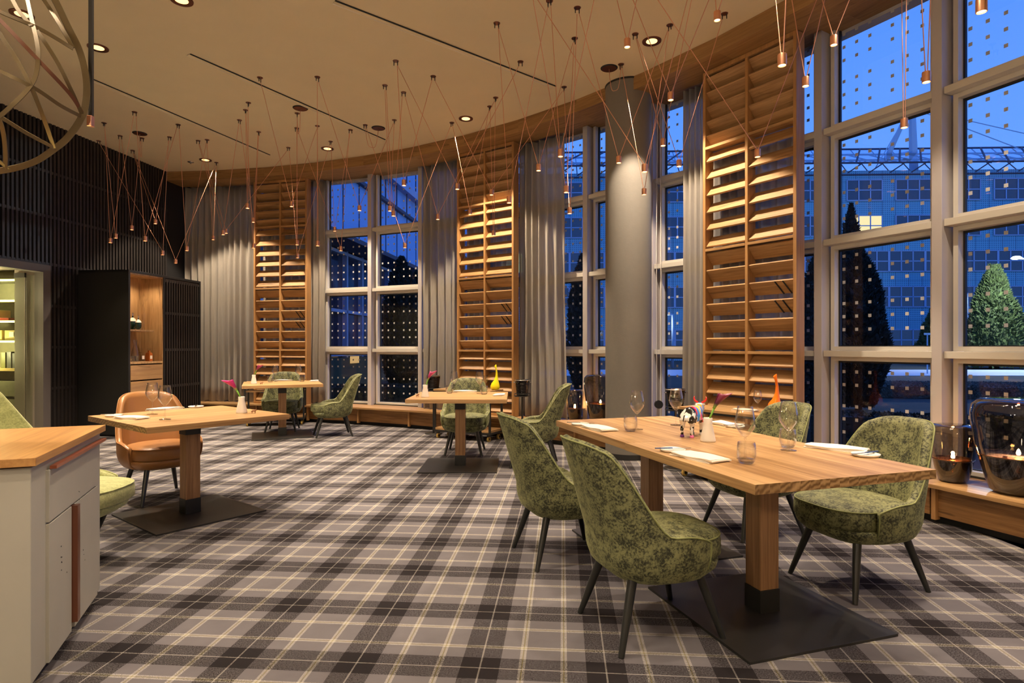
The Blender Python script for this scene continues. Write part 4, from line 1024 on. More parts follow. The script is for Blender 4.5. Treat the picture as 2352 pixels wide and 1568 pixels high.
# ---- cow figurines
def cow_mat():
    m = mat('painted_cow'); b = bsdf(m); t = N(m, 'ShaderNodeTexCoord'); s = N(m, 'ShaderNodeSeparateXYZ'); L(m, t.outputs['Object'], s.inputs[0])
    n = N(m, 'ShaderNodeTexNoise'); n.inputs['Scale'].default_value = 26; n.inputs['Detail'].default_value = 1.5; n.inputs['Distortion'].default_value = .8; L(m, t.outputs['Object'], n.inputs['Vector'])
    bw = mixc(m, math_(m, 'GREATER_THAN', n.outputs[0], .52), (.80, .76, .72), (.015, .012, .010))
    v = N(m, 'ShaderNodeTexVoronoi'); v.inputs['Scale'].default_value = 30; mp = N(m, 'ShaderNodeMapping'); mp.inputs['Rotation'].default_value = (.3, .7, .2); mp.inputs['Scale'].default_value = (1.6, .8, .8); L(m, t.outputs['Object'], mp.inputs[0]); L(m, mp.outputs[0], v.inputs['Vector'])
    sx = N(m, 'ShaderNodeSeparateColor'); L(m, v.outputs['Color'], sx.inputs[0]); r = N(m, 'ShaderNodeValToRGB'); r.color_ramp.interpolation = 'CONSTANT'
    cs = [(0, (.06, .30, .80)), (.16, (.75, .04, .03)), (.30, (.10, .45, .14)), (.42, (.80, .75, .70)), (.55, (.90, .40, .05)), (.66, (.30, .55, .90)), (.78, (.75, .15, .45)), (.88, (.85, .70, .10))]
    els = r.color_ramp.elements; els[0].position = 0; els[0].color = cs[0][1]+(1,); els[1].position = cs[1][0]; els[1].color = cs[1][1]+(1,)
    for p, c in cs[2:]: e = els.new(p); e.color = c+(1,)
    L(m, sx.outputs[0], r.inputs[0])
    fr = math_(m, 'MULTIPLY', math_(m, 'GREATER_THAN', math_(m, 'ADD', s.outputs[0], math_(m, 'MULTIPLY', n.outputs[0], .04)), -.010), math_(m, 'GREATER_THAN', s.outputs[2], .075))
    c = mixc(m, fr, bw, r.outputs[0]); L(m, c, b.inputs['Base Color']); b.inputs['Roughness'].default_value = .15; return m
def make_cow(label, loc, rz, s, body, hoof=None, horn=None, snout=None, cat='cow figurine'):
    rt = thing('cow_figurine', label, cat, loc, rz); rt.scale = (s,)*3
    bm = bmesh.new(); vv = {}; sk = bm.verts.layers.skin.verify() if hasattr(bm.verts.layers, 'skin') else None
    P_ = {'hip': (-.075, 0, .128, .036), 'mid': (-.01, 0, .122, .039), 'sh': (.06, 0, .128, .036), 'nk': (.092, 0, .150, .024), 'hd': (.115, 0, .168, .020), 'ms': (.145, 0, .150, .0135)}
    order = [('hip', 'mid'), ('mid', 'sh'), ('sh', 'nk'), ('nk', 'hd'), ('hd', 'ms')]
    for sy, nm in ((1, 'L'), (-1, 'R')):
        P_['ha'+nm] = (-.084, sy*.026, .098, .022); P_['hk'+nm] = (-.070, sy*.028, .066, .0125); P_['hh'+nm] = (-.086, sy*.028, .042, .0095); P_['hf'+nm] = (-.080, sy*.028, .010, .009)
        order += [('hip', 'ha'+nm), ('ha'+nm, 'hk'+nm), ('hk'+nm, 'hh'+nm), ('hh'+nm, 'hf'+nm)]
        P_['fa'+nm] = (.062, sy*.024, .095, .018); P_['fk'+nm] = (.064, sy*.026, .054, .0105); P_['ff'+nm] = (.060, sy*.026, .010, .009)
        order += [('sh', 'fa'+nm), ('fa'+nm, 'fk'+nm), ('fk'+nm, 'ff'+nm)]
        P_['er'+nm] = (.108, sy*.030, .172, .007); order += [('hd', 'er'+nm)]
    names = list(P_); me = bpy.data.meshes.new('body'); me.from_pydata([P_[k][:3] for k in names], [(names.index(a), names.index(b)) for a, b in order], [])
    me.materials.append(body); o = bpy.data.objects.new('body', me); col.objects.link(o); o.parent = rt
    md = o.modifiers.new('skin', 'SKIN'); md.use_smooth_shade = True
    for i, k in enumerate(names):
        r = P_[k][3]; sv = me.skin_vertices[0].data[i]; sv.radius = (r, r*(1.15 if k in ('mid', 'hip') else 1)); sv.use_root = (k == 'mid')
    ss = o.modifiers.new('sub', 'SUBSURF'); ss.levels = 2; ss.render_levels = 2
    bm.free()
    hoofs = hoof or [body]*4
    for (x, y), hm in zip(((-.080, .028), (-.080, -.028), (.060, .026), (.060, -.026)), hoofs):
        MB().lathe([(0, 0), (.012, 0), (.0115, .006), (.0085, .016), (0, .017)], 14, (x, y, 0)).build('hoof', hm, rt, smooth=True)
    for sy in (1, -1):
        MB().tube([(.108, sy*.012, .182), (.108, sy*.030, .192), (.112, sy*.038, .206), (.114, sy*.034, .218)], [.006, .0055, .004, .0015], 8).build('horn', horn or body, rt, smooth=True)
    MB().lathe([(0, -.013), (.010, -.011), (.014, 0), (.010, .011), (0, .013)], 14, (.150, 0, .146)).build('muzzle', snout or body, rt, smooth=True)
    MB().tube([(-.108, 0, .140), (-.122, .004, .10), (-.120, .004, .06)], [.004, .003, .005], 6).build('tail', body, rt, smooth=True)
    return rt
cm = cow_mat(); x, y = (1.03, 3.49)
make_cow('painted cow figurine with black patches behind and bright colours in front', (x, y, .75), math.atan2(.15, .12), 1.02, cm, [plain('violet_hoof', (.16, .03, .22), .3), plain('pink_hoof', (.85, .18, .40), .3), plain('hoof_green', (.03, .10, .07), .3), plain('white_hoof', (.8, .78, .75), .3)][:4], plain('red_horn', (.80, .03, .02), .25), plain('cream_muzzle', (.75, .68, .55), .4))
bc_ = plain('brown_figurine', (.30, .14, .07), .5)
for u, v, s, rz, lb in ((583, 949, .17, 0, 'tiny brown cow figurine beside the left table vase'), (959, 911.5, .17, 1, 'tiny grey-brown animal figurine beside the centre table vase'), (600.5, 882.5, .17, 0, 'tiny pale cow figurine beside the back left table vase')):
    x, y = T(u, v); make_cow(lb, (x, y, .75), rz, s, bc_)

# ================================================================== GLASS CANDLE LANTERNS on the bench
def lantern(label, x, y, h, r, fl=.46):
    rt = thing('glass_lantern', label, 'lantern', (x, y, ZB), 0, 'smoked glass candle lanterns on the window bench')
    rb = r*.60
    o = [(0, 0), (rb*.8, 0), (rb, h*.03), (r*.74, h*.22), (r*.90, h*.50), (r*.985, h*.74), (r, h*.84), (r*.96, h*.93), (r*.82, h*.985), (r*.55, h), (0, h)]
    MB().lathe(o, 56).build('outer_glass', M['smoked'], rt, smooth=True)
    zi = h*fl
    i_ = [(0, h*.02), (rb*.80, h*.03), (r*.70, h*.22), (r*.84, zi-.004), (r*.86, zi), (r*.80, zi-.002), (r*.66, h*.22), (rb*.76, h*.05), (0, h*.045)]
    MB().lathe(i_, 56).build('inner_bowl', M['smoked'], rt, smooth=True)
    MB().lathe([(0, zi-.012), (r*.80, zi-.010), (r*.85, zi), (r*.86, zi+.003), (r*.84, zi+.001), (r*.79, zi-.006), (0, zi-.008)], 48).build('copper_dish', M['copper_glass'], rt, smooth=True)
    MB().lathe([(0, 0), (.010, .004), (.013, .016), (.008, .034), (0, .046)], 14, (0, 0, zi)).build('flame', M['flame'], rt, smooth=True)
    lamp('candle_light', 'POINT', (x, y, ZB+zi+.05), 5, (1, .50, .16), .012)
lantern('smaller far glass lantern, left of the round column', .78, 7.93, .42, .122, .40)
lantern('tall far glass lantern partly behind the round column', 1.085, 7.68, .63, .215, .41)
lantern('smaller near glass lantern behind the right-hand green chair', 3.19, 4.37, .42, .152, .40)
lantern('largest glass lantern at the right edge of the photo', 3.375, 4.02, .635, .265, .40)

# ================================================================== PENDANT SPOTS
MT = {1: (238.9, 282), 2: (309, 257), 3: (275.9, 311.6), 4: (326, 317), 5: (304.6, 345.4), 6: (389.4, 314.6), 7: (409.2, 286), 8: (455, 322.7), 9: (475.5, 320.8), 10: (497, 373), 11: (226.8, 323.3),
      12: (550, 275.6), 13: (564, 252.4), 113: (570.5, 235.6), 15: (594.3, 302.7), 16: (597, 178), 14: (662.4, 338.7), 17: (682.7, 260), 18: (681.6, 294), 19: (729, 176.7), 20: (729, 289), 21: (759.4, 324.6), 22: (805, 298),
      23: (839, 286.8), 24: (884, 195.8), 25: (927, 212), 26: (905.7, 275.5), 27: (909, 139.8), 28: (995, 175), 29: (1037.9, 281.6), 30: (1124.8, 244.3), 31: (1138.5, 224), 32: (1141, 53), 33: (1195.4, 141.3),
      34: (1262, 1.6), 38: (1326, 17.5), 37: (1320, 87.7), 36: (1295.6, 199.6), 39: (1426.4, 147.5), 40: (1459, 78), 41: (1538.5, 57.4), 42: (1664, 31)}
def off(u0, slope, v): return (u0+slope*v, v)   # holder above the frame, on the line of its cable
MT.update({101: off(1364, -.224, -80), 102: off(1226, .18, -80), 103: off(1237, .617, -70), 104: off(1580, -.257, -80), 105: off(1587.5, -.199, -90), 106: off(1453.6, .393, -90), 107: off(1626.6, -.415, -90),
           108: off(1417.6, .26, -120), 109: off(1461.4, -.23, -170), 110: off(1641.7, .09, -200), 111: off(1657, -.33, -260), 112: off(1514, .65, -90), 213: off(1876, -.383, -90),
           114: off(1782, .10, -380), 115: off(1803, -.055, -560), 116: off(1817, .178, -210), 117: off(1895, -.24, -250), 118: off(1887.5, .30, -230), 119: off(1951, -.40, -260),
           120: off(2071, .02, -190), 121: off(2082, -.02, -230), 122: off(2117, .062, -330), 123: off(2136.4, -.05, -420), 124: off(2249, .1, -620), 125: off(2258, -.1, -780)})
SP = [(253.6, 552.2, 1, 2, 'leftmost copper spot, glowing low before the black slats'), (266, 541.7, 1, 3, 'copper spot just right of the leftmost one'), (302.8, 522.8, 3, 4, 'copper spot hanging third from the left'),
 (333.3, 548, 2, 7, 'copper spot before the black wall, fourth from the left'), (356.9, 509, 5, 6, 'highest copper spot in front of the black corner'), (373.3, 580.3, 11, 6, 'copper spot just above the bar cabinet, left of the lowest'), (403.5, 600, 5, 10, 'lowest copper spot at the left, at the black wall corner'),
 (429, 570.5, 7, 9, 'copper spot before the left edge of the grey curtain'), (489.7, 546, 9, 10, 'copper spot with a brightly lit cable before the grey curtain'), (512.5, 534, 8, 12, 'left one of two copper spots touching side by side before the curtain'), (519.7, 531, 8, 14, 'right one of two copper spots touching side by side before the curtain'),
 (568.6, 472.7, 13, 113, 'copper spot high at the right end of the grey curtain'), (581.9, 505.4, 12, 15, 'copper spot at the left stile of the first louvre screen, upper'), (582.2, 564.4, 13, 15, 'copper spot at the left stile of the first louvre screen, lower'),
 (669.6, 468.8, 16, 20, 'copper spot before the top slats of the first louvre screen'), (682.3, 557, 17, 18, 'copper spot on near-vertical cables before the first louvre screen'), (683.4, 587.5, 14, 21, 'lowest copper spot before the first louvre screen'), (729.7, 558.8, 19, 20, 'copper spot between the first louvre screen and the paired windows'),
 (768.9, 526, 21, 22, 'copper spot at the left edge of the paired windows'), (782.7, 571, 18, 22, 'lowest copper spot in front of the left paired window'), (825.7, 478, 19, 26, 'copper spot in the middle of the left paired window'), (895.5, 479, 24, 26, 'upper left of two close copper spots in the right paired window'),
 (903.7, 490, 24, 25, 'lower right of two close copper spots in the right paired window'), (928, 419.5, 27, 28, 'highest copper spot before the right paired window'), (930, 563.7, 23, 29, 'lowest copper spot before the right paired window'), (1005.7, 498, 25, 31, 'copper spot before the sheer curtain right of the paired windows'),
 (1050.5, 428, 27, 33, 'copper spot at the left stile of the middle louvre screen'), (1079.6, 486.8, 29, 30, 'bright copper spot with a glowing cable before the middle louvre screen'), (1128.8, 441.6, 28, 36, 'copper spot high before the middle louvre screen'), (1133.7, 535, 30, 31, 'lowest copper spot before the middle louvre screen'),
 (1169.5, 458.4, 32, 34, 'copper spot at the right edge of the middle louvre screen'), (1237, 384.7, 32, 37, 'copper spot before the pleated curtain'), (1287.5, 351.4, 34, 101, 'copper spot at the top right of the pleated curtain'), (1300.4, 434.5, 102, 37, 'copper spot at the window edge left of the column'),
 (1308.4, 483.6, 36, 38, 'lowest glowing copper spot left of the column'), (1421.4, 366.6, 38, 41, 'copper spot against the left part of the column'), (1480.7, 386, 103, 104, 'copper spot against the right edge of the column'), (1479.5, 440, 39, 41, 'brightest copper spot low against the column'),
 (1523, 326.7, 40, 105, 'copper spot in the narrow window right of the column'), (1559.7, 374.8, 40, 42, 'copper spot at the edge of the gathered curtain right of the column'), (1540.5, 221, 106, 107, 'copper spot below the ceiling edge right of the column'), (1440.7, 98.8, 108, 109, 'copper spot high against the ceiling above the column'),
 (1647.3, 36.7, 110, 111, 'copper spot touching the top of the photo above the gathered curtain'), (1740, 351.6, 112, 213, 'copper spot before the nearest louvre screen'), (1796.4, 137.7, 114, 115, 'large near copper spot at the top of the nearest louvre screen'), (1850.4, 187.5, 116, 117, 'copper spot right of the nearest louvre screen'),
 (1915.3, 93, 118, 119, 'copper spot at the top of the window post right of the screen'), (2076.8, 283, 120, 121, 'lowest copper spot before the right window, on parallel cables'), (2127.8, 177, 122, 123, 'copper spot on crossing cables before the right window'), (2254.4, 12.8, 124, 125, 'rightmost copper spot at the top edge of the photo')]
deg = {}
for s in SP:
    for k in s[2:4]: deg[k] = deg.get(k, 0)+1
mount = {}
MP = {k: Vector(at(*p, z=ZC)+(ZC,)) for k, p in MT.items()}
hold0 = None
for k, p in MP.items():
    if hold0 is None:
        hold0 = thing('cable_holder', 'small dark cable holder fixed under the ceiling for the copper pendants', 'ceiling rose', (0, 0, 0), 0, 'cable holders of the copper pendants')
        MB().lathe([(.030, -.006), (.032, 0)], 20).build('rosette', M['brown_rose'], hold0, smooth='auto')
        for sx in (-1, 1): MB().tube([(sx*.018, 0, -.006), (sx*.019, 0, -.050)], [.0055, .004], 8).build('gland', M['gasket'], hold0)
        o = hold0
    else: o = dup(hold0, (0, 0, 0), 0, hold0['label'])
    o.location = (p.x, p.y, ZC-.0005); mount[k] = o
head = (MB().lathe([(.0, .030), (.0225, .030), (.0235, .026), (.0235, -.030), (.0205, -.031), (.0200, -.020), (0, -.020)], 24), MB().lathe([(0, -.021), (.0185, -.021), (.0185, -.026), (0, -.0265)], 20))
pend0 = None; PW = {}
HL = {}
for (u, v, a, b, lb) in SP:
    A, B = MP[a], MP[b]; ru = (u-CX)/F
    # the lamp hangs in the vertical plane of its two holders
    d1, d2 = A.x-ru*A.y, B.x-ru*B.y
    t = d1/(d1-d2) if abs(d1-d2) > 1e-6 else .5
    t = min(.8, max(.2, t)) if 0 <= t <= 1 else .5
    dep = A.y+(B.y-A.y)*t
    p = Vector((ru*dep, dep, H+(CY-v)*dep/F))
    o = thing('pendant_spot', lb, 'pendant lamp', p, 0, 'copper pendant spots on V-shaped cables')
    if pend0 is None:
        h_ = head[0].build('lamp_head', M['copper'], o, smooth='auto'); l_ = head[1].build('lens', M['lens'], o); pend0 = (h_, l_)
    else:
        for q in pend0: c = q.copy(); col.objects.link(c); c.parent = o
    for kk, (Q, oth) in enumerate(((A, B), (B, A))):
        dr_ = (oth-Q); ang = math.atan2(dr_.y, dr_.x); mo = mount[(a, b)[kk]]; mo.rotation_euler[2] = ang
        st_ = Q+Vector((math.cos(ang)*.018, math.sin(ang)*.018, -.048))-p; en = Vector((.006 if kk else -.006, 0, .030))
        MB().tube([st_, en], .0030, 6, cap=False).build('cable', M['copper_cable'], o, smooth=True)
    lamp('pendant_lamp', 'SPOT', p+Vector((0, 0, -.034)), 22, (1, .76, .50), .018, (0, 0, 0), 70, .35)

# one label per visible holder, told by the pendant it carries
used = set()
def shortl(lb): return lb.replace('copper ', '').replace(' of two ', ' of the two ')
vis = [k for k in MP if MT[k][1] > 0]
cand = {k: [i for i, s in enumerate(SP) if k in s[2:4]] for k in vis}; match = {}
def tryk(k, seen):
    for i in cand[k]:
        if i in seen: continue
        seen.add(i)
        if i not in match or tryk(match[i], seen): match[i] = k; return True
    return False
for k in vis: tryk(k, set())
for i, k in match.items():
    oth = [q for q in SP[i][2:4] if q != k][0]; side = 'left' if MT[k][0] < MT[oth][0] else 'right'
    mount[k]['label'] = '%s cable holder of the %s' % (side, shortl(SP[i][4]))
for k in vis:
    if k in match.values(): continue
    for i in cand[k]:
        oth = [q for q in SP[i][2:4] if q != k][0]; side = 'left' if MT[k][0] < MT[oth][0] else 'right'; nl = '%s cable holder of the %s' % (side, shortl(SP[i][4]))
        if nl not in [o.get('label') for o in mount.values()]: mount[k]['label'] = nl; break
for k, o in mount.items():
    if len(o['label'].split()) > 16: o['label'] = o['label'].replace('cable holder of the', 'holder of').replace(' side by side', '')
    if MT[k][1] <= 0: o['label'] = 'cable holder above the top edge of the picture'; o['group'] = 'cable holders outside the frame'
# big dark rosettes feeding the cables, with slack cable loops
for (u, v), k, lb in (((321, 306), 4, 'dark copper ceiling rosette above the black wall'), ((689.8, 248), 17, 'dark copper ceiling rosette near the middle air slot'), ((869, 293.8), 23, 'dark copper ceiling rosette with a slack cable loop'), ((1399, 156), 39, 'dark copper ceiling rosette above the column with a slack cable loop')):
    x, y = at(u, v, ZC); r = thing('ceiling_rosette', lb, 'ceiling rose', (x, y, ZC), 0, 'large dark rosettes in the ceiling')
    MB().lathe([(.085, -.010), (.092, -.004), (.092, 0)], 36).build('rim', M['gasket'], r, smooth='auto')
    MB().lathe([(.0, -.012), (.080, -.012), (.080, -.008)], 36).build('disc', M['brown_rose'], r, smooth='auto')
    q = MP[k]-Vector((x, y, ZC)); sag = min(.42, .18+q.length*.5); pts = []
    for i in range(17):
        s = i/16; pts.append(q*s+Vector((0, 0, -.012-sag*(1-(2*s-1)**4))))
    MB().tube(pts, .003, 6).build('slack_cable', M['copper_cable'], r, smooth=True)

# recessed downlights
for (u, v, lb) in ((50, 32, 'downlight seen through the round wire chandelier'), (225, 109, 'downlight right of the round wire chandelier'), (417, 0, 'downlight cut by the top edge of the photo'), (472, 367, 'downlight near the black wall corner'), (752, 341, 'downlight above the paired windows'), (1070, 272, 'downlight above the middle louvre screen'), (1497, 94, 'downlight above and right of the column')):
    x, y = at(u, v, ZC); r = thing('downlight', lb, 'ceiling light', (x, y, ZC), 0, 'recessed copper-rimmed downlights')
    MB().lathe([(.052, -.003), (.085, -.012), (.092, -.010), (.094, 0), (.052, 0)], 36).build('trim_ring', M['brown_rose'], r, smooth='auto')
    MB().lathe([(0, -.006), (.054, -.006), (.054, -.002), (0, -.002)], 28).build('lens', M['down_lens'], r)
    lamp('downlight_lamp', 'SPOT', (x, y, ZC-.02), 560, WARM, .04, (0, 0, 0), 86, .22)
# small sprinkler heads / sensor
x, y = at(438, 372, ZC); tag(MB().lathe([(0, -.03), (.012, -.028), (.006, -.016), (.045, -.006), (.05, 0)], 20, (x, y, ZC)).build('sprinkler', M['steel'], smooth='auto'), 'small ceiling sprinkler near the black wall corner', 'sprinkler')

# ================================================================== ROUND WIRE CHANDELIER, top left
GD = 2.5
M['bronze_red'] = plain('reddish_bronze_bar', (.20, .085, .05), .5, .45)
lamp('chandelier_lamp', 'POINT', (-2.25, 2.75, 1.55), 5, (1, .72, .25), .05)
GC = Vector(((-22-CX)/F*GD, GD, H+(CY-187)*GD/F))
gl = thing('wire_globe_chandelier', 'large round bronze chandelier of flat curved bars, cut by the left edge', 'chandelier', GC)
def G(u, v, k=.28):   # shallow dome of bars bulging toward the room from the ring
    rho = ((u+22)/226)**2+((v-187)/214)**2; d = GD-k*max(0, 1-rho)
    return Vector(((u-CX)/F*d, d, H+(CY-v)*d/F))-GC
def arcb(pts, w=.014, t=.006, k=.28, closed=False):
    out = []; n = len(pts)
    for i in range(n-1):   # Catmull-Rom through the picked points
        p0, p1, p2, p3 = pts[max(i-1, 0)], pts[i], pts[i+1], pts[min(i+2, n-1)]
        if closed: p0, p3 = pts[(i-1) % (n-1)], pts[(i+2) % (n-1)]
        for j in range(8):
            s = j/8; q = [.5*((2*p1[c])+(-p0[c]+p2[c])*s+(2*p0[c]-5*p1[c]+4*p2[c]-p3[c])*s*s+(-p0[c]+3*p1[c]-3*p2[c]+p3[c])*s**3) for c in (0, 1)]
            out.append(G(*q, k))
    out.append(G(*pts[-1], k))
    return MB().strip(out, w, t, lambda p: p+Vector((0, -.6, 0)))
for bp in ([(55, -40), (72, 40), (87, 110), (84, 165), (68, 200), (30, 240), (-20, 280), (-80, 300)], [(-60, -10), (0, 27), (90, 66), (168, 112)], [(-60, -10), (0, 46), (90, 140), (160, 215), (188, 258)], [(88, -20), (130, 45), (168, 110)], [(85, 70), (130, 140), (165, 210), (188, 262)],
           [(-30, 30), (0, 78), (40, 140), (72, 200)], [(-60, 130), (0, 163), (80, 203), (140, 243), (188, 268)], [(74, 205), (100, 270), (124, 340)], [(-60, 235), (0, 268), (60, 305), (126, 340)], [(-20, 240), (4, 290), (12, 345), (12, 388)], [(-60, 330), (0, 372), (20, 388)], [(15, -30), (40, 20), (72, 60)]):
    arcb(bp).build('curved_bar', M['bronze_red'] if bp[1] == (0, 46) else M['bronze'], gl, smooth='auto')
lim = [(104, -30), (126, 0), (155, 60), (182, 115), (197, 174), (198, 228), (187, 270), (158, 313), (126, 341), (75, 373), (0, 392)]
ring = lim+[(-22*2-u, 374-v) for u, v in lim]; ring.append(ring[0])
arcb(ring, .024, .012, 0, True).build('outer_ring', M['bronze'], gl, smooth='auto')
arcb([(u*.985+4, v) for u, v in lim[:9]], .010, .006, -.10).build('rear_ring', M['bronze'], gl, smooth='auto')
hb = Vector(((197.5-CX)/F*GD, GD, 0))-GC
MB().box((hb.x, .03, (ZC-GC.z-.165)/2), (.015, .012, ZC-GC.z+.165)).build('hanging_bar', M['dark_metal'], gl)
MB().box((hb.x-.002, .03, -.155), (.020, .022, .045)).build('copper_clamp', M['copper'], gl, bevel=.002)
# made-up wire globes behind the viewer, added to hold the fill lamps
for (x, y, z) in [(-2.15, -.9, 2.6), (1.4, -1.6, 2.6), (-4.6, -1.2, 2.6)]:
    g2 = thing('wire_globe_chandelier', 'added wire globe around an unseen fill lamp, behind the viewer', 'chandelier', (x, y, z), 0, 'added fill globes behind the viewer')
    for k in range(4):
        q = Vector((math.cos(k*PI/4), math.sin(k*PI/4), .1)).normalized(); e1 = q.cross(Vector((0, 0, 1))).normalized(); e2 = q.cross(e1)
        MB().strip([(e1*math.cos(2*PI*i/48)+e2*math.sin(2*PI*i/48))*.45 for i in range(49)], .018, .006, lambda p: p).build('curved_bar', M['bronze'], g2, smooth='auto')
    MB().tube([(0, 0, .45), (0, 0, ZC-z)], .006, 8).build('cord', M['dark_metal'], g2)

# ================================================================== OUTSIDE
M['ground'] = plain('garden_ground', (.035, .040, .030), .95, noise=.5, nscale=1.2)
M['road'] = plain('lit_asphalt_road', (.55, .62, .70), .5)  # bluish light on the asphalt is put into this pale colour
M['hedge'] = speckled('dark_hedge_leaves', (.020, .032, .016), (.004, .006, .004), 20, .3, .7, .8)
M['conifer'] = speckled('dark_conifer_foliage', (.018, .026, .016), (.004, .006, .004), 30, .3, .7, .8)
M['topiary'] = speckled('green_yew_foliage', (.10, .15, .035), (.012, .02, .008), 16, .3, .7, .8)
M['panel_blue'] = plain('blue_grey_facade_panel', (.24, .45, .80), .5)
M['glass_dark'] = plain('dark_office_glass', (.02, .03, .06), .08, 0, 1.0)
M['frame_blue'] = plain('light_blue_window_frame', (.30, .40, .60), .5)
M['truss'] = plain('dark_roof_truss', (.05, .05, .08), .6)
M['mast'] = plain('pale_steel_mast', (.40, .50, .60), .5)
gt = MB().box((0, 40, -.16), (160, 110, .1)).build('lawn', M['ground']); struct(gt); gt.name = 'floor_outside'
tag(MB().box((29, 31.5, -.095), (56, 7, .02)).build('road', M['road']), 'pale bluish-lit road crossing in front of the office building', 'road')
def perforated():
    m = mat('perforated_facade_panel'); b = bsdf(m); uv = N(m, 'ShaderNodeTexCoord'); s = N(m, 'ShaderNodeSeparateXYZ'); L(m, uv.outputs['Object'], s.inputs[0])
    def fr(x, p, w): return math_(m, 'LESS_THAN', math_(m, 'FRACT', math_(m, 'MULTIPLY', x, 1/p)), w)
    g = math_(m, 'MAXIMUM', fr(s.outputs[0], .2, .42), fr(s.outputs[2], .2, .42)); c = mixc(m, g, (.07, .22, .33), (.17, .42, .54))
    j = math_(m, 'MAXIMUM', fr(s.outputs[0], 1.25, .03), fr(s.outputs[2], 1.9, .01)); c = mixc(m, j, c, (.05, .08, .14)); L(m, c, b.inputs['Base Color']); b.inputs['Roughness'].default_value = .5; return m
M['perf'] = perforated()
M['lit'] = emit('lit_office_window', (1, .85, .45), 1.1); M['lit2'] = emit('lit_office_window_green', (.75, .95, .60), 1.0)
BD = 58.0
bl = thing('office_building', 'long blue-lit office block with perforated panels behind the street', 'building', (24, BD, 0), R(-2))
MB().box((2, 8, 9.0), (74, 16, 18.4)).build('wall', M['perf'], bl)
FH = 3.42; wn0 = None; cnt_ = 0
def win_group(x, z, w, mt):
    rows = MB().box((x, -.03, z), (w, .06, 1.95)).build('window', mt, bl)
    m = MB(); nn = int(round(w/1.25))
    for i in range(nn+1): m.box((x-w/2+i*w/nn, -.08, z), (.10, .06, 2.0))
    for dz in (-.98, 0, .98): m.box((x, -.08, z+dz), (w, .06, .09))
    o = m.build('window_grid', M['frame_blue'], rows)
for fl in range(5):
    z = 17.35-.05-1.0-fl*FH
    if fl == 4: z = 1.9
    x = -28.95; i = 0
    while x < 24:
        w = 3.4; gap = 1.2 if fl in (0, 1) else 0.0
        mt = M['glass_dark']
        if fl == 1 and abs(x+w/2-9.6) < 2: mt = M['lit']
        if fl == 1 and -16.5 < x+w/2 < -9: mt = M['lit2']
        if fl == 4 and i == 4: mt = M['lit2']
        if fl == 2 and i == 1: mt = M['lit2']
        win_group(x+w/2, z, w-.1, mt); x += w+gap; i += 1
rf = thing('glass_roof_canopy', 'glazed steel lattice canopy over the office block', 'roof canopy', (24, BD, 18.2), R(-2))
MB().add([(-34, -1.5, .3), (36, -1.5, .3), (36, 3.5, 3.2), (-34, 3.5, 3.2)], [(0, 1, 2, 3)]).build('glazing', thin_glass('canopy_glass', (.75, .85, 1), .5, .15, .05), rf)
m = MB(); x = -34
for y0, z0 in ((-1.5, .3), (0, 1.0), (1.8, 2.1), (3.5, 3.2)): m.tube([(-34, y0, z0), (36, y0, z0)], .10, 5)
while x < 36:
    m.tube([(x, -1.5, .3), (x+3.0, 3.5, 3.2)], .09, 5); m.tube([(x, 0, -.2), (x, 3.5, 3.2)], .05, 5); m.tube([(x+2.4, -1.5, .2), (x+.8, 1.8, 2.1)], .06, 5); m.tube([(x, 0, -.2), (x+1.8, 0, 1.0)], .06, 5); x += 2.0
m.tube([(-34, 0, -.4), (36, 0, -.4)], .08, 5)
m.build('lattice', M['truss'], rf)
ms = thing('roof_mast', 'pale A-shaped steel mast with stay cables above the office roof', 'mast', (39.0, 60, 18.0))
MB().tube([(.9, 0, 0), (.7, 0, 7.2)], [.42, .30], 8).tube([(-2.0, 0, 1.8), (.4, 0, 7.0)], [.28, .2], 8).tube([(-2.0, 0, 2.2), (.9, 0, 2.8)], .18, 6).build('legs', M['mast'], ms)
for p in ((-16, 0, .6), (-3.6, -1, .8), (13, 0, 2.5), (30, 0, .5)): MB().tube([(.6, 0, 7.2), p], .05, 5).build('stay_cable', M['mast'], ms)

def conifer(label, x, y, h, r, mt, shape='flame', z0=-.1, n=2600, leaf=.07, seed=1, group=None, top=.0):
    rnd = random.Random(seed); rt = thing('conifer', label, 'tree', (x, y, z0), 0, group)
    def rad(t):
        if shape == 'cone': return r*(1-t)*(1-top)+r*top*.8 if t > .02 else r
        return r*(math.sin(PI*min(1, (t*.92+.08)))**.6)*(1-.35*t)
    core = [(rad(j/16)*.82+.0, h*(.04+.93*j/16)) for j in range(17)]; core[-1] = (.0, h*.97)
    core = [(0, h*.04)]+core
    MB().lathe(core, 18).build('inner_foliage', mt, rt, smooth=True)
    m = MB()
    for i in range(n):
        t = rnd.random()**1.25; a = rnd.uniform(0, 2*PI); rr = rad(t)*(1+.10*math.sin(a*3+t*14+seed)+.06*rnd.random()); p = Vector((rr*math.cos(a), rr*math.sin(a), h*(.03+.96*t)))
        d = Vector((math.cos(a)*.7+rnd.gauss(0, .4), math.sin(a)*.7+rnd.gauss(0, .4), .7+rnd.gauss(0, .3))).normalized(); s = leaf*rnd.uniform(.7, 1.6)*(1 if t < .9 else .7)
        q = d.cross(Vector((rnd.gauss(0, 1), rnd.gauss(0, 1), rnd.gauss(0, 1)))).normalized()*s*.45; b = p-d*s*.6
        m.add([b-q, b+q, p+d*s], [(0, 1, 2)])
    m.build('foliage', mt, rt)
    MB().tube([(0, 0, 0), (0, 0, h*.2)], [r*.12, r*.08], 8).build('trunk', plain('conifer_trunk_bark', (.04, .03, .02), .9), rt)
    return rt
conifer('lit cone-shaped clipped yew by the street lamp outside the right window', 37.0*(2283-CX)/F, 37, 6.5, 2.25, M['topiary'], 'cone', -.1, 7000, .14, 3, 'clipped cone yews along the street', .12)
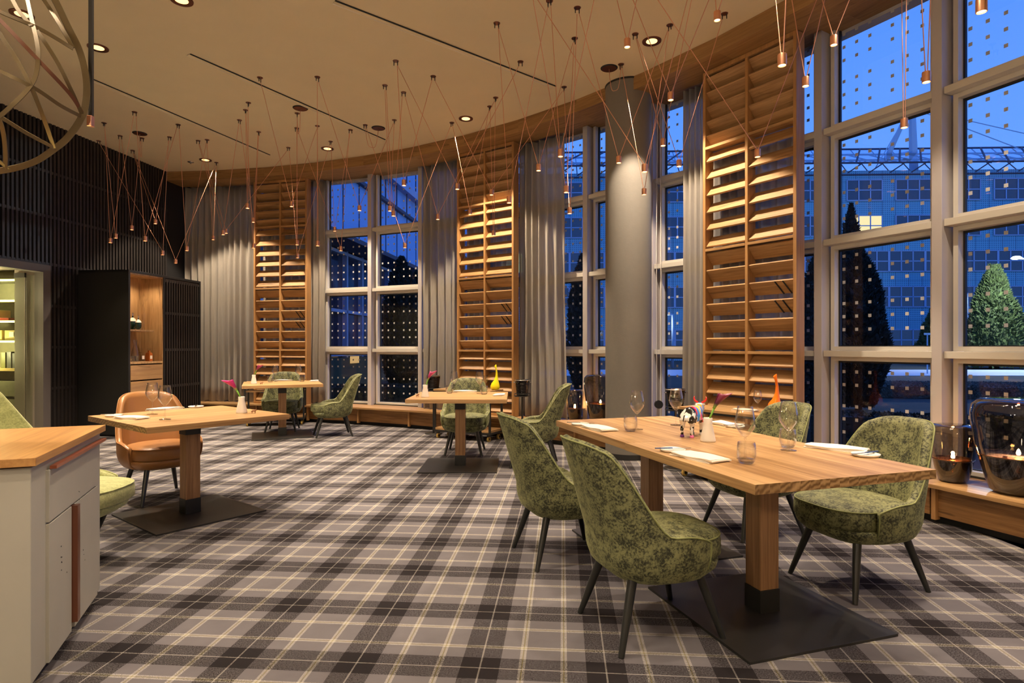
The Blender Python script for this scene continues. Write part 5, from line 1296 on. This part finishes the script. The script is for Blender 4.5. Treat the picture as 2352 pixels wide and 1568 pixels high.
conifer('clipped cone yew half hidden by the right window post', 47.0*(2150-CX)/F, 47, 4.8, 1.75, M['topiary'], 'cone', -.1, 4000, .14, 4, 'clipped cone yews along the street', .12)
conifer('small lit yew just right of the nearest louvre screen', 36*(1836-CX)/F, 36, 5.2, 1.2, M['topiary'], 'cone', -.1, 3000, .14, 14, 'clipped cone yews along the street', .12)
conifer('thick dark thuja close outside the right window', 13.0*(1972-CX)/F, 13, 3.55, .62, M['conifer'], 'flame', -.1, 7000, .07, 5)
conifer('slim dark thuja top rising behind the thick one', 15.0*(1955-CX)/F, 15, 5.0, .36, M['conifer'], 'flame', -.1, 4000, .07, 6)
conifer('dark thuja seen right of the nearest louvre screen', 12.5*(1872-CX)/F, 12.5, 3.3, .36, M['conifer'], 'flame', -.1, 4000, .07, 7)
conifer('dark thuja outside the window left of the round column', 18*(1338-CX)/F, 18, 4.2, .50, M['conifer'], 'flame', -.1, 4500, .08, 8)
conifer('taller dark conifer outside the right paired window', 19.6*(922-CX)/F, 19.6, 4.35, .70, M['conifer'], 'flame', -.1, 7000, .09, 9)
conifer('shorter dark conifer at the right edge of the paired window', 22.8*(957-CX)/F, 22.8, 4.3, .55, M['conifer'], 'flame', -.1, 5000, .09, 10)
# low hedges and lavender beds
def hedge(label, x0, y0, x1, y1, w, h, seed, name='clipped_hedge', mt=None):
    rnd = random.Random(seed); a, b = Vector((x0, y0, 0)), Vector((x1, y1, 0)); d = (b-a); ln = d.length; d.normalize(); nn = Vector((-d.y, d.x, 0))
    rt = thing(name, label, 'hedge', tuple(a))
    m = MB()
    for i in range(int(ln*w*900)+int(ln*h*600)):
        s = rnd.uniform(0, ln); t = rnd.uniform(-w/2, w/2); z = rnd.uniform(0, h)
        if rnd.random() < .6: z = h
        else: t = math.copysign(w/2, t)
        p = d*s+nn*t+Vector((0, 0, z-.1)); q = Vector((rnd.gauss(0, 1), rnd.gauss(0, 1), rnd.gauss(0, 1))).normalized()*.03; k = Vector((rnd.gauss(0, 1), rnd.gauss(0, 1), abs(rnd.gauss(0, 1)))).normalized()*.05
        m.add([p-q, p+q, p+k], [(0, 1, 2)])
    m.build('leaves', mt or M['hedge'], rt)
    MB().hexa([nn*w/2*.95+Vector((0, 0, -.1)), d*ln+nn*w/2*.95+Vector((0, 0, -.1)), d*ln-nn*w/2*.95+Vector((0, 0, -.1)), -nn*w/2*.95+Vector((0, 0, -.1))],
              [nn*w/2*.95+Vector((0, 0, h-.12)), d*ln+nn*w/2*.95+Vector((0, 0, h-.12)), d*ln-nn*w/2*.95+Vector((0, 0, h-.12)), -nn*w/2*.95+Vector((0, 0, h-.12))]).build('inner_body', mt or M['hedge'], rt)
hedge('low clipped hedge just outside the right-hand windows', 4.2, 8.6, 7.2, 7.6, .5, .42, 21)
hedge('low clipped hedge outside the paired windows', -4.4, 13.2, -1.2, 13.6, .6, .5, 22)
M['lav'] = speckled('grey_lavender_bed', (.14, .16, .13), (.04, .05, .04), 12, .3, .7, .9)
hedge('greyish lavender bed in front of the road', 8.2, 17.4, 19, 15.6, 2.2, .32, 23, 'lavender_bed', M['lav'])
# boardwalk outside
bw = thing('boardwalk', 'weathered plank boardwalk outside the right window', 'path', (6.6, 10.6, -.1), R(-62))
for i in range(26): MB().box((i*.16-1.5, 0, .03), (.14, 1.6, .04)).build('plank', plain('weathered_plank', (.16, .13, .10), .8) if i == 0 else bpy.data.materials['weathered_plank'], bw)
# street lamps
def street_lamp(label, x, y, h, e):
    rt = thing('street_lamp', label, 'street lamp', (x, y, -.1))
    MB().tube([(0, 0, 0), (0, 0, h)], [.09, .06], 10).build('pole', M['mast'], rt, smooth=True)
    MB().tube([(.05, 0, h-.02), (-.75, 0, h+.05)], [.05, .07], 8).build('arm', M['mast'], rt, smooth=True)
    MB().lathe([(0, -.10), (.20, -.06), (.26, 0), (.16, .09), (0, .12)], 20, (-.62, 0, h+.02)).build('head', emit('cold_street_light', (.75, .9, 1), 12) if 'cold_street_light' not in bpy.data.materials else bpy.data.materials['cold_street_light'], rt, smooth=True)
    lamp('street_light', 'POINT', (x-.62, y, h-.35), e, (.85, .95, 1), .2)
street_lamp('tall street lamp with bright head at the right edge of the photo', 33.5*(2360-CX)/F, 33.5, 6.3, 2600)
street_lamp('distant street lamp seen through the curtain gap right of the column', 38.0*(1545-CX)/F, 38, 3.4, 80)
street_lamp('distant street lamp between the window post and the cone yew', 42.0*(2222-CX)/F, 42, 5.1, 60)
sg_ = thing('road_sign', 'small white street sign on a pole beside the road', 'sign', (30*(2130-CX)/F, 30, -.1))
MB().tube([(0, 0, 0), (0, 0, 2.0)], .03, 8).build('pole', M['mast'], sg_); MB().box((0, 0, 2.0), (.34, .02, .10)).build('plate', M['white_paint'], sg_)
for k, p in enumerate(((9.5, 12.5, 1.2), (14.5, 19, 2.0))): pass

# own building wing seen through the paired windows: continues the line of the black wall
wg_ = thing('hotel_wing', 'blue panelled wing of the same building outside the paired windows', 'building', tuple(WL(-1.6, .2)), wa)
def WX(s0, s1, t0, t1, z0, z1): return cbx(MB(), ysign*s0, ysign*s1, xsign*t0, xsign*t1, z0, z1)
WX(-34, 0, .1, 3, 4.62, 6.6).build('upper_panel', M['panel_blue'], wg_)
WX(-34, 0, .25, 3, 6.75, 14).build('top_wall', M['panel_blue'], wg_)
WX(-34, 0, -.05, 3, 6.58, 6.70).build('ledge', M['truss'], wg_)
WX(-34, 0, -.25, 3, 4.50, 4.64).build('canopy_edge', M['truss'], wg_)
WX(-34, 0, -.05, 3, 7.6, 7.9).build('parapet', M['frame_blue'], wg_)
WX(-34, 0, .9, 3, -.1, 4.5).build('dark_glazing', M['glass_dark'], wg_)
m = MB()
for i in range(26):
    q = WX(-1.3*i-.02, -1.3*i+.02, .08, .12, 4.62, 14); m.add(q.v, q.f)
m.build('panel_joint', M['truss'], wg_)
m = MB()
for i in range(24):
    q = WX(-1.4*i-.06, -1.4*i+.06, .74, .9, .9, 4.5); m.add(q.v, q.f)
for z in (1.0, 2.45, 4.4): q = WX(-34, 0, .74, .9, z-.05, z+.05); m.add(q.v, q.f)
m.build('glazing_frame', M['frame_blue'], wg_)
for s_, z_ in ((-8.6, 1.10), (-8.6, .82)): WX(s_-.35, s_+.35, .55, .59, z_-.12, z_+.12).build('lit_window', emit('dim_warm_window', (1, .62, .25), .6) if 'dim_warm_window' not in bpy.data.materials else bpy.data.materials['dim_warm_window'], wg_)
WX(-34, 0, .6, .9, -.1, .9).build('plinth_wall', plain('mossy_plinth', (.07, .08, .04), .9), wg_)
lamp('garden_light', 'POINT', (-2.6, 14.6, .5), 30, (1, .85, .35), .1)
lamp('garden_light', 'POINT', (-.9, 12.6, .5), 14, (1, .80, .45), .1)
